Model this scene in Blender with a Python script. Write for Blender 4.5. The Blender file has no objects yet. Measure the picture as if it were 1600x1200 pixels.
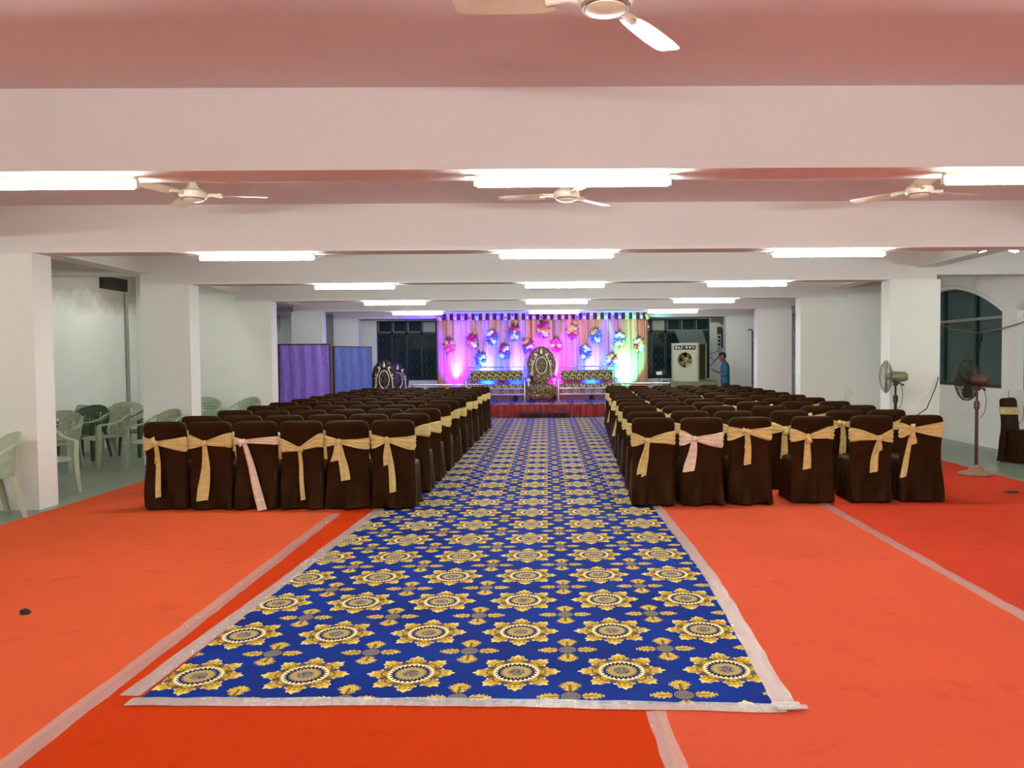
import bpy, bmesh, math, random
from mathutils import Vector, Matrix
random.seed(7)
sc = bpy.context.scene
COL = sc.collection
PI = math.pi
sin, cos, rad = math.sin, math.cos, math.radians

# ------------------------------------------------------------------ camera, world, exposure
def cam_dir(u, v, w):
    a = 0.008; u, v = cos(a)*u - sin(a)*v, sin(a)*u + cos(a)*v
    x, y, z = u, w, -v
    a = -0.0345; y, z = cos(a)*y - sin(a)*z, sin(a)*y + cos(a)*z
    a = 0.012; x, y = cos(a)*x + sin(a)*y, -sin(a)*x + cos(a)*y
    return Vector((x, y, z))
cd = bpy.data.cameras.new('camera'); cam = bpy.data.objects.new('camera', cd); COL.objects.link(cam)
R_, U_, F_ = cam_dir(1, 0, 0), cam_dir(0, -1, 0), cam_dir(0, 0, 1)
cam.matrix_world = Matrix(((R_.x, U_.x, -F_.x, 0), (R_.y, U_.y, -F_.y, 0), (R_.z, U_.z, -F_.z, 1.6), (0, 0, 0, 1)))
cd.sensor_width = 36; cd.lens = 27.0; cd.shift_x = -70/1600; cd.clip_start = 0.02; cd.clip_end = 200
sc.camera = cam
wd = bpy.data.worlds.new('night'); sc.world = wd; wd.use_nodes = True
wd.node_tree.nodes['Background'].inputs[0].default_value = (0.012, 0.022, 0.030, 1)
wd.node_tree.nodes['Background'].inputs[1].default_value = 0.6
vs = sc.view_settings
sc.display_settings.display_device = 'sRGB'
vs.view_transform = 'Standard'; vs.look = 'None'; vs.gamma = 1.0; vs.use_curve_mapping = False
vs.exposure = 0.0
TUBE_POWER = 148.0
TUBE_TINT = (0.94, 1.0, 0.94)
# coloured stage cans: x on the stage, colour, watts
STAGE_CANS = [(-2.66, (0.03, 0.0, 1.0), 6200), (-1.72, (0.0, 0.03, 1.0), 4600), (-0.92, (0.0, 0.01, 1.0), 5600),
              (0.18, (0.22, 0.0, 0.90), 4200), (1.25, (0.0, 0.02, 1.0), 6000), (2.27, (0.05, 1.0, 0.75), 1300)]
STAGE_WHITE = 300          # white spot added in each can to imitate overexposed curtain cores

# ------------------------------------------------------------------ node helpers
def hx(h, k=1.0):
    h = h.lstrip('#'); r = []
    for i in (0, 2, 4):
        c = int(h[i:i+2], 16)/255
        r.append((c/12.92 if c <= 0.04045 else ((c+0.055)/1.055)**2.4)*k)
    return (r[0], r[1], r[2], 1)
class V:                                   # a float socket with arithmetic
    nt = None
    def __init__(s, sock): s.s = sock
    def __add__(a, b): return M('ADD', a, b)
    def __radd__(a, b): return M('ADD', b, a)
    def __sub__(a, b): return M('SUBTRACT', a, b)
    def __rsub__(a, b): return M('SUBTRACT', b, a)
    def __mul__(a, b): return M('MULTIPLY', a, b)
    def __rmul__(a, b): return M('MULTIPLY', b, a)
    def __truediv__(a, b): return M('DIVIDE', a, b)
    def __lt__(a, b): return M('LESS_THAN', a, b)
    def __gt__(a, b): return M('GREATER_THAN', a, b)
def M(op, a, b=None, c=None, clamp=False):
    n = V.nt.nodes.new('ShaderNodeMath'); n.operation = op; n.use_clamp = clamp
    for i, x in enumerate((a, b, c)):
        if x is None: continue
        if isinstance(x, V): V.nt.links.new(x.s, n.inputs[i])
        else: n.inputs[i].default_value = x
    return V(n.outputs[0])
def lnk(a, b): V.nt.links.new(a.s if isinstance(a, V) else a, b)
def mixc(f, a, b, mode='MIX'):
    n = V.nt.nodes.new('ShaderNodeMix'); n.data_type = 'RGBA'; n.blend_type = mode
    for x, i in ((f, 0), (a, 6), (b, 7)):
        if isinstance(x, (V, bpy.types.NodeSocket)): lnk(x, n.inputs[i])
        else: n.inputs[i].default_value = x
    return n.outputs[2]
def coords(kind='Object'):
    return V.nt.nodes.new('ShaderNodeTexCoord').outputs[kind]
def xyz(sock):
    n = V.nt.nodes.new('ShaderNodeSeparateXYZ'); lnk(sock, n.inputs[0])
    return V(n.outputs[0]), V(n.outputs[1]), V(n.outputs[2])
def noise(scale, detail=3, rough=0.55, vec=None, out=0):
    n = V.nt.nodes.new('ShaderNodeTexNoise'); n.inputs['Scale'].default_value = scale
    n.inputs['Detail'].default_value = detail; n.inputs['Roughness'].default_value = rough
    if vec is not None: lnk(vec, n.inputs['Vector'])
    return V(n.outputs[out])
def voro(scale, vec=None, out='Distance', feature='F1'):
    n = V.nt.nodes.new('ShaderNodeTexVoronoi'); n.feature = feature; n.inputs['Scale'].default_value = scale
    if vec is not None: lnk(vec, n.inputs['Vector'])
    return n.outputs[out]
def ramp(f, lo, hi): return M('MULTIPLY_ADD', f, 1/(hi-lo), -lo/(hi-lo), clamp=True)
def stretch(vec, s):
    n = V.nt.nodes.new('ShaderNodeMapping'); lnk(vec, n.inputs[0]); n.inputs['Scale'].default_value = s
    return n.outputs[0]
def mat(name, base, rough=0.6, metal=0.0, fn=None, bump=None, spec=0.5, sheen=0.0, emit=None, estr=0, coat=0.0):
    """fn(base) -> colour socket; bump = (height fn, strength, distance)"""
    m = bpy.data.materials.new(name); m.use_nodes = True; nt = m.node_tree; V.nt = nt
    b = nt.nodes['Principled BSDF']
    b.inputs['Base Color'].default_value = base; b.inputs['Roughness'].default_value = rough
    b.inputs['Metallic'].default_value = metal; b.inputs['Specular IOR Level'].default_value = spec
    b.inputs['Sheen Weight'].default_value = sheen; b.inputs['Coat Weight'].default_value = coat
    if fn: lnk(fn(base), b.inputs['Base Color'])
    if bump:
        n = nt.nodes.new('ShaderNodeBump'); n.inputs['Strength'].default_value = bump[1]; n.inputs['Distance'].default_value = bump[2]
        lnk(bump[0](), n.inputs['Height']); lnk(n.outputs[0], b.inputs['Normal'])
    if emit: b.inputs['Emission Color'].default_value = emit; b.inputs['Emission Strength'].default_value = estr
    return m
def mottle(amount=0.12, scale=6, s2=None):
    def f(base):
        d = tuple(c*(1-amount) for c in base[:3])+(1,); l = tuple(min(1, c*(1+amount)) for c in base[:3])+(1,)
        return mixc(ramp(noise(scale, 4, 0.6, coords()), 0.3, 0.7), d, l)
    return f

# ------------------------------------------------------------------ materials
def plaster_fn(stain, lo=0.60, hi=0.72, sc_=0.9, dark=hx('#8d8577')):
    def f(base):
        c = mixc(ramp(noise(0.7, 4, 0.6, coords()), 0.25, 0.75), tuple(x*0.93 for x in base[:3])+(1,), base)
        if stain:
            c = mixc(ramp(noise(sc_, 5, 0.62, coords()), lo, hi)*stain, c, dark)
        return c
    return f
bump_pl = (lambda: noise(45, 3, 0.6, coords()), 0.12, 0.006)
WALL = hx('#f1f3ec')
m_plaster = mat('white_plaster', WALL, 0.75, fn=plaster_fn(0), bump=bump_pl, spec=0.3)
m_beam = mat('beam_plaster', hx('#e9e6e3'), 0.72, fn=plaster_fn(0), bump=bump_pl, spec=0.35)
m_stain = mat('stained_plaster', WALL, 0.75, fn=plaster_fn(0.55, 0.60, 0.74, 1.1, hx('#9da39e')), bump=bump_pl, spec=0.3)
def damp_shade_fn(base):
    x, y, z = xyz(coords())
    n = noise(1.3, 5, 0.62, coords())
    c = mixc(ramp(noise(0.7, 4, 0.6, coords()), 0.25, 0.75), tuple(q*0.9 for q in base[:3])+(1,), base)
    f = ramp(z + n*0.9, 2.85, 3.25)  # brown damp at the top, with the lengthwise beam's shade painted in
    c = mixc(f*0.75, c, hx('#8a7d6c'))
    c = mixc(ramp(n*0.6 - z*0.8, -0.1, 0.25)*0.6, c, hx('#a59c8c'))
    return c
m_damp_shade = mat('damp_shaded_plaster', WALL, 0.8, fn=damp_shade_fn, bump=bump_pl, spec=0.25)
m_ceiling = mat('ceiling_plaster', hx('#dcd0d1'), 0.6, fn=plaster_fn(0), bump=(lambda: noise(6, 4, 0.6, coords()), 0.15, 0.02), spec=0.4)
def concrete_fn(base):
    n = noise(0.9, 6, 0.65, coords()); n2 = noise(9, 4, 0.6, coords())
    c = mixc(ramp(n, 0.3, 0.7), hx('#6f7a6c'), hx('#8f9988'))
    return mixc(ramp(n2, 0.5, 0.8)*0.4, c, hx('#55604f'))
m_floor = mat('grey_green_stone_floor', hx('#7b867a'), 0.32, fn=concrete_fn, bump=(lambda: noise(3, 5, 0.6, coords()), 0.08, 0.01))
def red_fn(base):
    n = noise(0.8, 5, 0.65, coords()); n2 = noise(3.5, 5, 0.7, coords()); n3 = noise(260, 2, 0.5, coords())
    c = mixc(ramp(n, 0.3, 0.7), tuple(q*0.88 for q in base[:3])+(1,), base)
    c = mixc(ramp(n2, 0.58, 0.72)*0.5, c, tuple(q*0.5 for q in base[:3])+(1,))
    return mixc(ramp(n3, 0.3, 0.7)*0.25, c, tuple(q*0.7 for q in base[:3])+(1,))
bump_fab = (lambda: noise(300, 2, 0.5, coords()), 0.25, 0.003)
m_red = [mat('red_carpet_%s' % k, hx(c), 0.95, fn=red_fn, bump=bump_fab, spec=0.04) for k, c in
         zip('abcd', ('#d75a34', '#c2380a', '#d5573a', '#c43f28'))]

def pattern_fn(base):
    co = coords(); x, y, z = xyz(co)
    PX, PY = 0.533, 0.575
    def cell(off):
        u = M('FRACT', x/PX + (0.5+off)) - 0.5; v = M('FRACT', y/PY + (0.5+off)) - 0.5
        return u*PX, v*PY
    blue = hx('#0a2a86'); gold = hx('#cfa63a'); cream = hx('#efe0a2'); ochre = hx('#8a6a22'); grey = hx('#b7a98c'); navy = hx('#101c50')
    nz = noise(60, 3, 0.6, co)
    c = mixc(ramp(noise(1.5, 4, 0.6, co), 0.3, 0.7), hx('#011c62'), hx('#032a86'))
    u, v = cell(0.0)
    r = M('SQRT', u*u + v*v); th = M('ARCTAN2', v, u)
    lobe = M('COSINE', th*8.0); leaf = M('COSINE', th*40.0)
    edge = 0.186 + lobe*0.030 + leaf*0.007 + (nz-0.5)*0.012
    inside = r < edge
    # leaf shading: cream rims, ochre midribs, dark gaps between leaves
    fine = noise(170, 2, 0.5, co)
    g = mixc(ramp(M('COSINE', th*16.0)*0.35 + nz*0.9, 0.15, 0.85), hx('#a87e1c'), hx('#f0cf58'))
    rim = ramp(edge - r, 0.0, 0.018)
    g = mixc(M('SUBTRACT', 1.0, rim)*0.85, g, hx('#f6e7a4'))
    mid = (M('ABSOLUTE', M('SINE', th*4.0)) < 0.20) * (r > 0.118) * (r < 0.185)
    g = mixc(mid*0.6, g, hx('#7a5a16'))
    g = mixc(ramp(r, 0.150, 0.112)*0.55, g, hx('#8a6818'))
    gap = (lobe < -0.62) * (r > 0.128) * (r < 0.156)
    g = mixc(gap*0.9, g, navy)
    scr = M('ABSOLUTE', r - 0.136 - lobe*0.013) < 0.0042
    g = mixc(scr*0.85, g, hx('#3a2c12'))
    c = mixc(inside, c, g)
    ring = r < (0.116 + M('COSINE', th*32.0)*0.004)
    c = mixc(ring, c, hx('#f3e6b4'))
    c = mixc(r < (0.100 + M('COSINE', th*26.0)*0.008), c, navy)
    rays = ramp(M('COSINE', th*52.0), -0.4, 0.5)
    c = mixc(r < (0.076 + M('COSINE', th*26.0)*0.006), c, mixc(rays, hx('#6e561f'), hx('#e3c878')))
    c = mixc(r < 0.042, c, mixc(ramp(fine, 0.46, 0.54), navy, hx('#a99a7a')))
    # small crosses at the cell centres
    u, v = cell(0.5)
    au, av = M('ABSOLUTE', u), M('ABSOLUTE', v); r = M('SQRT', u*u + v*v); th = M('ARCTAN2', v, u)
    def arm(a, p, w, L, k):
        t = M('MAXIMUM', (a - 0.038)/(L - 0.038), 0.0)
        prof = M('SINE', M('POWER', M('MINIMUM', t, 1.0), k)*PI) * w + M('SINE', a*260.0 - p*160.0)*0.0085
        return (p < prof) * (a > 0.038) * (a < L)
    armx = arm(au, av, 0.033, 0.165, 1.0); army = arm(av, au, 0.050, 0.168, 1.35)
    both = M('MAXIMUM', armx, army)
    gg = mixc(ramp(nz, 0.3, 0.7), hx('#b08420'), hx('#f2d468'))
    vein = M('SINE', M('MINIMUM', au, av)*420.0 + M('MAXIMUM', au, av)*120.0) > 0.55
    gg = mixc(vein*0.45, gg, hx('#7a5a16'))
    midr = M('MAXIMUM', armx*(av < 0.005), army*(au < 0.008)) * (r < 0.125)
    gg = mixc(midr*0.8, gg, hx('#4f3a10'))
    c = mixc(both, c, gg)
    c = mixc(r < (0.052 + M('COSINE', th*8.0)*0.005), c, navy)
    c = mixc((r < 0.048)*(M('SINE', r*620.0) > 0.1), c, hx('#a3977c'))
    # wear
    return mixc(ramp(noise(2.2, 5, 0.65, co), 0.56, 0.80)*0.10, c, hx('#6f8090'))
m_blue = mat('blue_gold_carpet', hx('#0a2a86'), 0.8, fn=pattern_fn, bump=(lambda: noise(220, 2, 0.5, coords()), 0.15, 0.002), spec=0.06)
def tape_mat(name, base, alpha):
    m = mat(name, base, 0.16, spec=0.6, fn=lambda b: mixc(ramp(noise(18, 4, 0.7, stretch(coords(), (1, 0.15, 1))), 0.35, 0.7), tuple(q*0.8 for q in b[:3])+(1,), b),
            bump=(lambda: noise(25, 4, 0.7, coords()), 0.5, 0.01))
    m.node_tree.nodes['Principled BSDF'].inputs['Alpha'].default_value = alpha
    return m
m_tape = tape_mat('clear_tape', hx('#f6e6de'), 0.24)
m_tape2 = tape_mat('clear_edge_tape', hx('#eef0ec'), 0.34)
def velvet_fn(base):
    n = noise(5, 4, 0.6, coords())
    return mixc(ramp(n, 0.3, 0.7), tuple(q*0.65 for q in base[:3])+(1,), tuple(q*1.3 for q in base[:3])+(1,))
m_velvet = mat('brown_velvet', (0.019, 0.0074, 0.0026, 1), 0.5, fn=velvet_fn, bump=(lambda: noise(60, 3, 0.5, coords()), 0.15, 0.004), spec=0.14, sheen=0.03)
m_velvet.node_tree.nodes['Principled BSDF'].inputs['Sheen Tint'].default_value = (0.6, 0.32, 0.12, 1)
m_velvet.node_tree.nodes['Principled BSDF'].inputs['Specular Tint'].default_value = (1.0, 0.55, 0.28, 1)
def satin(name, c):
    return mat(name, hx(c), 0.5, fn=lambda b: mixc(ramp(noise(28, 3, 0.6, stretch(coords(), (0.35, 1, 1))), 0.3, 0.7), tuple(q*0.72 for q in b[:3])+(1,), b),
               bump=(lambda: noise(30, 3, 0.6, stretch(coords(), (0.3, 1, 1))), 0.3, 0.01), spec=0.35, sheen=0.1)
m_gold = satin('gold_satin', '#dfc37e'); m_pink = satin('pale_pink_satin', '#f2d9bd'); m_pale = satin('pale_yellow_satin', '#cdbf7a')
m_black = mat('black_metal', hx('#1b1a19'), 0.45, fn=mottle(0.3, 30))
m_steel = mat('stainless_steel', hx('#c9c9cc'), 0.30, 1.0, fn=mottle(0.06, 20))
m_white = mat('white_enamel', hx('#ddd9cc'), 0.4, fn=mottle(0.05, 12))
m_fanbeige = mat('fan_cream', hx('#e3dac4'), 0.38, fn=mottle(0.05, 12))
m_fanring = mat('fan_brown_trim', hx('#8a6f58'), 0.4, fn=mottle(0.08, 12))
m_tube = mat('lit_tube', (1, 1, 1, 1), 0.4, emit=TUBE_TINT+(1,), estr=TUBE_POWER)
m_tube_dim = mat('dim_lit_tube', (1, 1, 1, 1), 0.4, emit=TUBE_TINT+(1,), estr=TUBE_POWER*0.36)
m_flood = mat('lit_lamp_face', (1, 1, 1, 1), 0.4, emit=(0.95, 1.0, 0.98, 1), estr=24)
def plastic(name, c):
    return mat(name, hx(c), 0.42, fn=mottle(0.14, 7), spec=0.45)
m_pl = plastic('pale_green_plastic', '#b6bfa6'); m_pl2 = plastic('sage_green_plastic', '#9aa78a'); m_pld = plastic('dark_green_plastic', '#39482f')
m_wood = mat('dark_wood', hx('#33241b'), 0.5, fn=lambda b: mixc(ramp(noise(14, 4, 0.6, stretch(coords(), (6, 6, 0.6))), 0.3, 0.7), hx('#241812'), hx('#49352a')))
m_frame = mat('window_frame_dark', hx('#1b2424'), 0.5, fn=mottle(0.2, 10))
m_frame_l = mat('window_frame_grey', hx('#8f938f'), 0.5, fn=mottle(0.15, 10))
m_glass = mat('dark_window_glass', hx('#16302f'), 0.06, fn=mottle(0.25, 1.2), spec=0.6)
m_glass_teal = mat('teal_window_glass', hx('#1f4a49'), 0.10, fn=mottle(0.18, 0.8), spec=0.5)
m_pane_pale = mat('pale_window_pane', hx('#aab39c'), 0.3, fn=mottle(0.1, 5))  # the lit look of a vent pane is put into this pale colour
m_grille = mat('grille_iron', hx('#39464a'), 0.45, fn=mottle(0.2, 12))
def dots_fn(base):
    x, y, z = xyz(coords())
    p = 0.046
    def d(ox, oz):
        u = M('FRACT', x/p + ox) - 0.5; v = M('FRACT', z/(p*1.732) + oz) - 0.5
        return M('SQRT', u*u + v*v*3.0)
    dd = M('MINIMUM', d(0.0, 0.0), d(0.5, 0.5))
    return dd
m_curtain = bpy.data.materials.new('peach_sequin_curtain'); m_curtain.use_nodes = True
V.nt = m_curtain.node_tree; _b = V.nt.nodes['Principled BSDF']
_d = dots_fn(None); _dot = _d < 0.27
lnk(mixc(_dot, mixc(ramp(noise(3, 3, 0.6, coords()), 0.3, 0.7), hx('#be835f'), hx('#ca926e')), hx('#9c6a50')), _b.inputs['Base Color'])
lnk(_dot*0.75, _b.inputs['Metallic']); lnk(0.8 - _dot*0.5, _b.inputs['Roughness'])
m_maroon = satin('maroon_cloth', '#7a1028'); m_valwhite = satin('ivory_cloth', '#ece2d2')
m_skirt = mat('red_pleated_satin', hx('#7e0a14'), 0.38, fn=mottle(0.25, 5), sheen=0.2)
m_stagecarpet = m_blue
m_leaf = mat('dark_green_leaf', hx('#142612'), 0.5, fn=mottle(0.3, 20))
m_fl = {k: mat('petal_'+k, hx(c), 0.55, fn=mottle(0.15, 30)) for k, c in
        dict(red='#b8142c', white='#f2ece4', yellow='#e6b83a', pink='#e0508c', orange='#e0762c', blue='#5a6ad0', violet='#6b3aa8').items()}
def throne_fn(b):
    co = coords(); d = V(voro(15, co)); n = noise(26, 3, 0.6, co)
    c = mixc(ramp(d, 0.15, 0.5), hx('#8a6a3a'), hx('#2a1a10'))
    return mixc(ramp(n, 0.45, 0.62)*0.55, c, hx('#b2935a'))
m_throne = mat('carved_antique_gold', hx('#7a5c34'), 0.42, 0.25, fn=throne_fn, bump=(lambda: V(voro(15, coords())), 0.8, 0.03))
def throne2_fn(b):
    co = coords(); d = V(voro(14, co))
    return mixc(ramp(d, 0.15, 0.5), hx('#4a2a1e'), hx('#1c0e0a'))
m_throne_d = mat('carved_dark_brown', hx('#3a2018'), 0.45, 0.1, fn=throne2_fn, bump=(lambda: V(voro(14, coords())), 0.8, 0.03))
m_silver = mat('antique_white_silver', hx('#d7d2bd'), 0.35, 0.35, fn=mottle(0.15, 25))
def swirl_fn(b):
    x, y, z = xyz(coords())
    p = 0.20
    row = M('FLOOR', z/p + 0.2)
    u = (M('FRACT', x/p + row*0.5) - 0.5)*p; v = (M('FRACT', z/p + 0.2) - 0.5)*p
    r = M('SQRT', u*u + v*v); th = M('ARCTAN2', v, u)
    s = M('SINE', th + r*75.0)
    c = mixc(M('MULTIPLY', (s > 0.0), 1.0), hx('#0c0a06'), hx('#ab9650'))
    return mixc(r < 0.01, c, hx('#c7b268'))
m_swirl = mat('black_gold_scroll_upholstery', hx('#8a783c'), 0.55, fn=swirl_fn)
def brocade_fn(b):
    co = coords(); d = V(voro(30, co)); n = noise(9, 4, 0.6, stretch(co, (3, 1, 0.7)))
    c = mixc(ramp(n, 0.3, 0.7), tuple(q*0.6 for q in b[:3])+(1,), b)
    return mixc(ramp(d, 0.2, 0.5)*0.6, c, tuple(min(1, q*1.55) for q in b[:3])+(1,))
m_screen = mat('lavender_brocade', hx('#7d62c0'), 0.55, fn=brocade_fn, sheen=0.15)
m_screen2 = mat('slate_blue_brocade', hx('#46559c'), 0.55, fn=brocade_fn, sheen=0.15)
m_cooler = mat('cream_cooler_metal', hx('#a9ae8c'), 0.45, fn=plaster_fn(0.5, 0.62, 0.76, 4, hx('#6d6a48')))
m_cooler_side = mat('straw_cooler_pad', hx('#4b4622'), 0.9, fn=mottle(0.4, 30), bump=(lambda: noise(60, 4, 0.7, coords()), 0.6, 0.02))
m_cooler_in = mat('cooler_fan_brass', hx('#7d7440'), 0.4, 0.2, fn=mottle(0.2, 10))
m_plinth = mat('olive_painted_block', hx('#6c7048'), 0.7, fn=mottle(0.2, 6))
m_lid = mat('grey_metal_sheet', hx('#7c8780'), 0.35, 0.3, fn=mottle(0.15, 8))
m_label = mat('dark_red_badge', hx('#2a0c10'), 0.4, fn=mottle(0.1, 30))
m_letter = mat('white_lettering', hx('#efeae2'), 0.5, fn=mottle(0.03, 30))
m_rust = mat('rust_brown_paint', hx('#4a2c22'), 0.45, fn=mottle(0.25, 20))
m_fanbase = mat('weathered_tan_paint', hx('#8f6a54'), 0.55, fn=mottle(0.25, 18))
m_cage_d = mat('dark_olive_wire', hx('#23261a'), 0.4, 0.4, fn=mottle(0.2, 20))
m_cage_l = mat('grey_wire', hx('#8f8d7c'), 0.4, 0.4, fn=mottle(0.15, 20))
m_bladedark = mat('dark_fan_blade', hx('#33382c'), 0.4, fn=mottle(0.2, 8))
m_bladegrey = mat('grey_fan_blade', hx('#a7a595'), 0.4, fn=mottle(0.1, 8))
m_motorg = mat('olive_green_enamel', hx('#74805a'), 0.35, fn=mottle(0.12, 14))
m_wire = mat('black_cable', hx('#161514'), 0.6, fn=mottle(0.2, 40)); m_wire_t = mat('tan_cable', hx('#8a7a5a'), 0.6, fn=mottle(0.2, 40))
m_skin = mat('skin', hx('#7a4c38'), 0.55, fn=mottle(0.08, 20)); m_hair = mat('black_hair', hx('#120e0e'), 0.6, fn=mottle(0.3, 60))
m_shirt = mat('teal_blue_shirt', hx('#1f5f7c'), 0.8, fn=mottle(0.12, 14)); m_trous = mat('navy_trousers', hx('#141c3a'), 0.8, fn=mottle(0.15, 14))
m_box_b = mat('brown_box_paint', hx('#5c3a26'), 0.5, fn=mottle(0.1, 12)); m_box_w = mat('white_meter_plastic', hx('#d4d4cc'), 0.45, fn=mottle(0.06, 12))
m_darkhole = mat('sooty_brown_grating', hx('#2b241e'), 0.8, fn=mottle(0.3, 15))
m_scrap = mat('dark_green_scrap', hx('#232a1c'), 0.8, fn=mottle(0.3, 25))
m_can = mat('stage_can_black', hx('#151515'), 0.5, fn=mottle(0.2, 20))

# ------------------------------------------------------------------ mesh helpers
def bx(bm, cx, cy, cz, sx, sy, sz, mx=None):
    vv = []
    for i in (-1, 1):
        for j in (-1, 1):
            for k in (-1, 1):
                p = Vector((cx+i*sx/2, cy+j*sy/2, cz+k*sz/2))
                vv.append(bm.verts.new(mx @ p if mx else p))
    for f in ((0, 1, 3, 2), (4, 6, 7, 5), (0, 4, 5, 1), (2, 3, 7, 6), (0, 2, 6, 4), (1, 5, 7, 3)):
        bm.faces.new([vv[i] for i in f])
def b2(bm, x0, x1, y0, y1, z0, z1, mx=None): bx(bm, (x0+x1)/2, (y0+y1)/2, (z0+z1)/2, x1-x0, y1-y0, z1-z0, mx)
def loft(bm, rings, cap=True, closed=True):
    vr = [[bm.verts.new(p) for p in r] for r in rings]
    n = len(vr[0])
    for a, b in zip(vr, vr[1:]):
        for i in range(n if closed else n-1):
            j = (i+1) % n
            bm.faces.new((a[i], a[j], b[j], b[i]))
    if cap and closed:
        bm.faces.new(list(reversed(vr[0]))); bm.faces.new(vr[-1])
    return vr
def frame_of(d):
    d = d.normalized(); u = Vector((0, 0, 1)) if abs(d.z) < 0.95 else Vector((1, 0, 0))
    a = d.cross(u).normalized(); return a, a.cross(d).normalized()
def tube(bm, pts, r, n=8, cap=True, closed=False):
    pts = [Vector(p) for p in pts]; rs = r if isinstance(r, (list, tuple)) else [r]*len(pts)
    rings = []; N = len(pts); pa = None
    for i, p in enumerate(pts):
        if closed: d = pts[(i+1) % N]-pts[i-1]
        else: d = pts[min(i+1, N-1)]-pts[max(i-1, 0)]
        if d.length < 1e-9: d = Vector((0, 0, 1))
        a, b = frame_of(d)
        if pa is not None:
            a = (pa - d.normalized()*pa.dot(d.normalized()))
            a = a.normalized() if a.length > 1e-6 else frame_of(d)[0]
            b = a.cross(d.normalized())
        pa = a
        rings.append([p + a*cos(t*2*PI/n)*rs[i] + b*sin(t*2*PI/n)*rs[i] for t in range(n)])
    if closed:
        vr = [[bm.verts.new(q) for q in rg] for rg in rings]
        for i in range(N):
            A, B = vr[i], vr[(i+1) % N]
            for k in range(n): bm.faces.new((A[k], A[(k+1) % n], B[(k+1) % n], B[k]))
    else: loft(bm, rings, cap)
def cyl(bm, p0, p1, r0, r1=None, n=16): tube(bm, [p0, p1], [r0, r0 if r1 is None else r1], n)
def lathe(bm, prof, n=24, o=(0, 0, 0), mx=None):
    rings = []
    for r, z in prof:
        ring = [Vector((o[0]+max(r, 1e-4)*cos(2*PI*k/n), o[1]+max(r, 1e-4)*sin(2*PI*k/n), o[2]+z)) for k in range(n)]
        rings.append([mx @ p for p in ring] if mx else ring)
    loft(bm, rings)
def ball(bm, c, rx, ry=None, rz=None, n=12, m=8, mx=None):
    ry = rx if ry is None else ry; rz = rx if rz is None else rz
    rings = []
    for i in range(m+1):
        a = -PI/2 + PI*i/m; q = max(cos(a), 1e-3)
        ring = [Vector((c[0]+rx*q*cos(2*PI*k/n), c[1]+ry*q*sin(2*PI*k/n), c[2]+rz*sin(a))) for k in range(n)]
        rings.append([mx @ p for p in ring] if mx else ring)
    loft(bm, rings)
def rrect(hw, hd, r, n=40):
    """n points round a rounded rectangle, counter-clockwise"""
    r = min(r, hw*0.999, hd*0.999); segs = []
    per = []
    for cx, cy, a0 in ((hw-r, hd-r, 0), (-hw+r, hd-r, PI/2), (-hw+r, -hd+r, PI), (hw-r, -hd+r, 1.5*PI)):
        for k in range(4): per.append((cx+r*cos(a0+k*PI/6), cy+r*sin(a0+k*PI/6)))
    L = [0]
    for i in range(len(per)):
        a, b = per[i], per[(i+1) % len(per)]; L.append(L[-1]+math.hypot(a[0]-b[0], a[1]-b[1]))
    out = []
    for t in range(n):
        s = L[-1]*t/n
        i = max(j for j in range(len(per)) if L[j] <= s+1e-12)
        a, b = per[i], per[(i+1) % len(per)]; f = (s-L[i])/max(L[i+1]-L[i], 1e-9)
        out.append((a[0]+(b[0]-a[0])*f, a[1]+(b[1]-a[1])*f))
    return out
def obj(name, bm, m, parent=None, smooth=True, loc=None, angle=40):
    me = bpy.data.meshes.new(name)
    bmesh.ops.recalc_face_normals(bm, faces=bm.faces[:])
    bm.to_mesh(me); bm.free()
    if m: me.materials.append(m)
    if smooth: me.shade_smooth(); me.set_sharp_from_angle(angle=rad(angle))
    o = bpy.data.objects.new(name, me); COL.objects.link(o)
    if parent: o.parent = parent
    if loc: o.location = loc
    return o
def B(): return bmesh.new()
def tag(o, label=None, cat=None, group=None, kind=None):
    if label: o['label'] = label
    if cat: o['category'] = cat
    if group: o['group'] = group
    if kind: o['kind'] = kind
    return o
def empty(name, loc=(0, 0, 0), rz=0, label=None, cat=None, group=None):
    o = bpy.data.objects.new(name, None); COL.objects.link(o); o.location = loc; o.rotation_euler = (0, 0, rz)
    o.empty_display_size = 0.1
    return tag(o, label, cat, group)
def struct(name, bm, m, parent=None, smooth=False):
    o = obj(name, bm, m, parent, smooth)
    if not parent: o['kind'] = 'structure'
    return o
KIDS = {}
def kids(o): return [c for c in bpy.data.objects if c.parent == o] if o not in KIDS else KIDS[o]
def cache(o):
    k = [c for c in COL.objects if c.parent == o]; KIDS[o] = k
    for c in k: cache(c)
def copy_tree(o, parent=None):
    c = o.copy(); COL.objects.link(c)
    if parent: c.parent = parent
    for ch in KIDS[o]: copy_tree(ch, c)
    return c
ORD = ['first', 'second', 'third', 'fourth', 'fifth', 'sixth', 'seventh', 'eighth', 'ninth', 'tenth', 'eleventh', 'twelfth']

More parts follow.
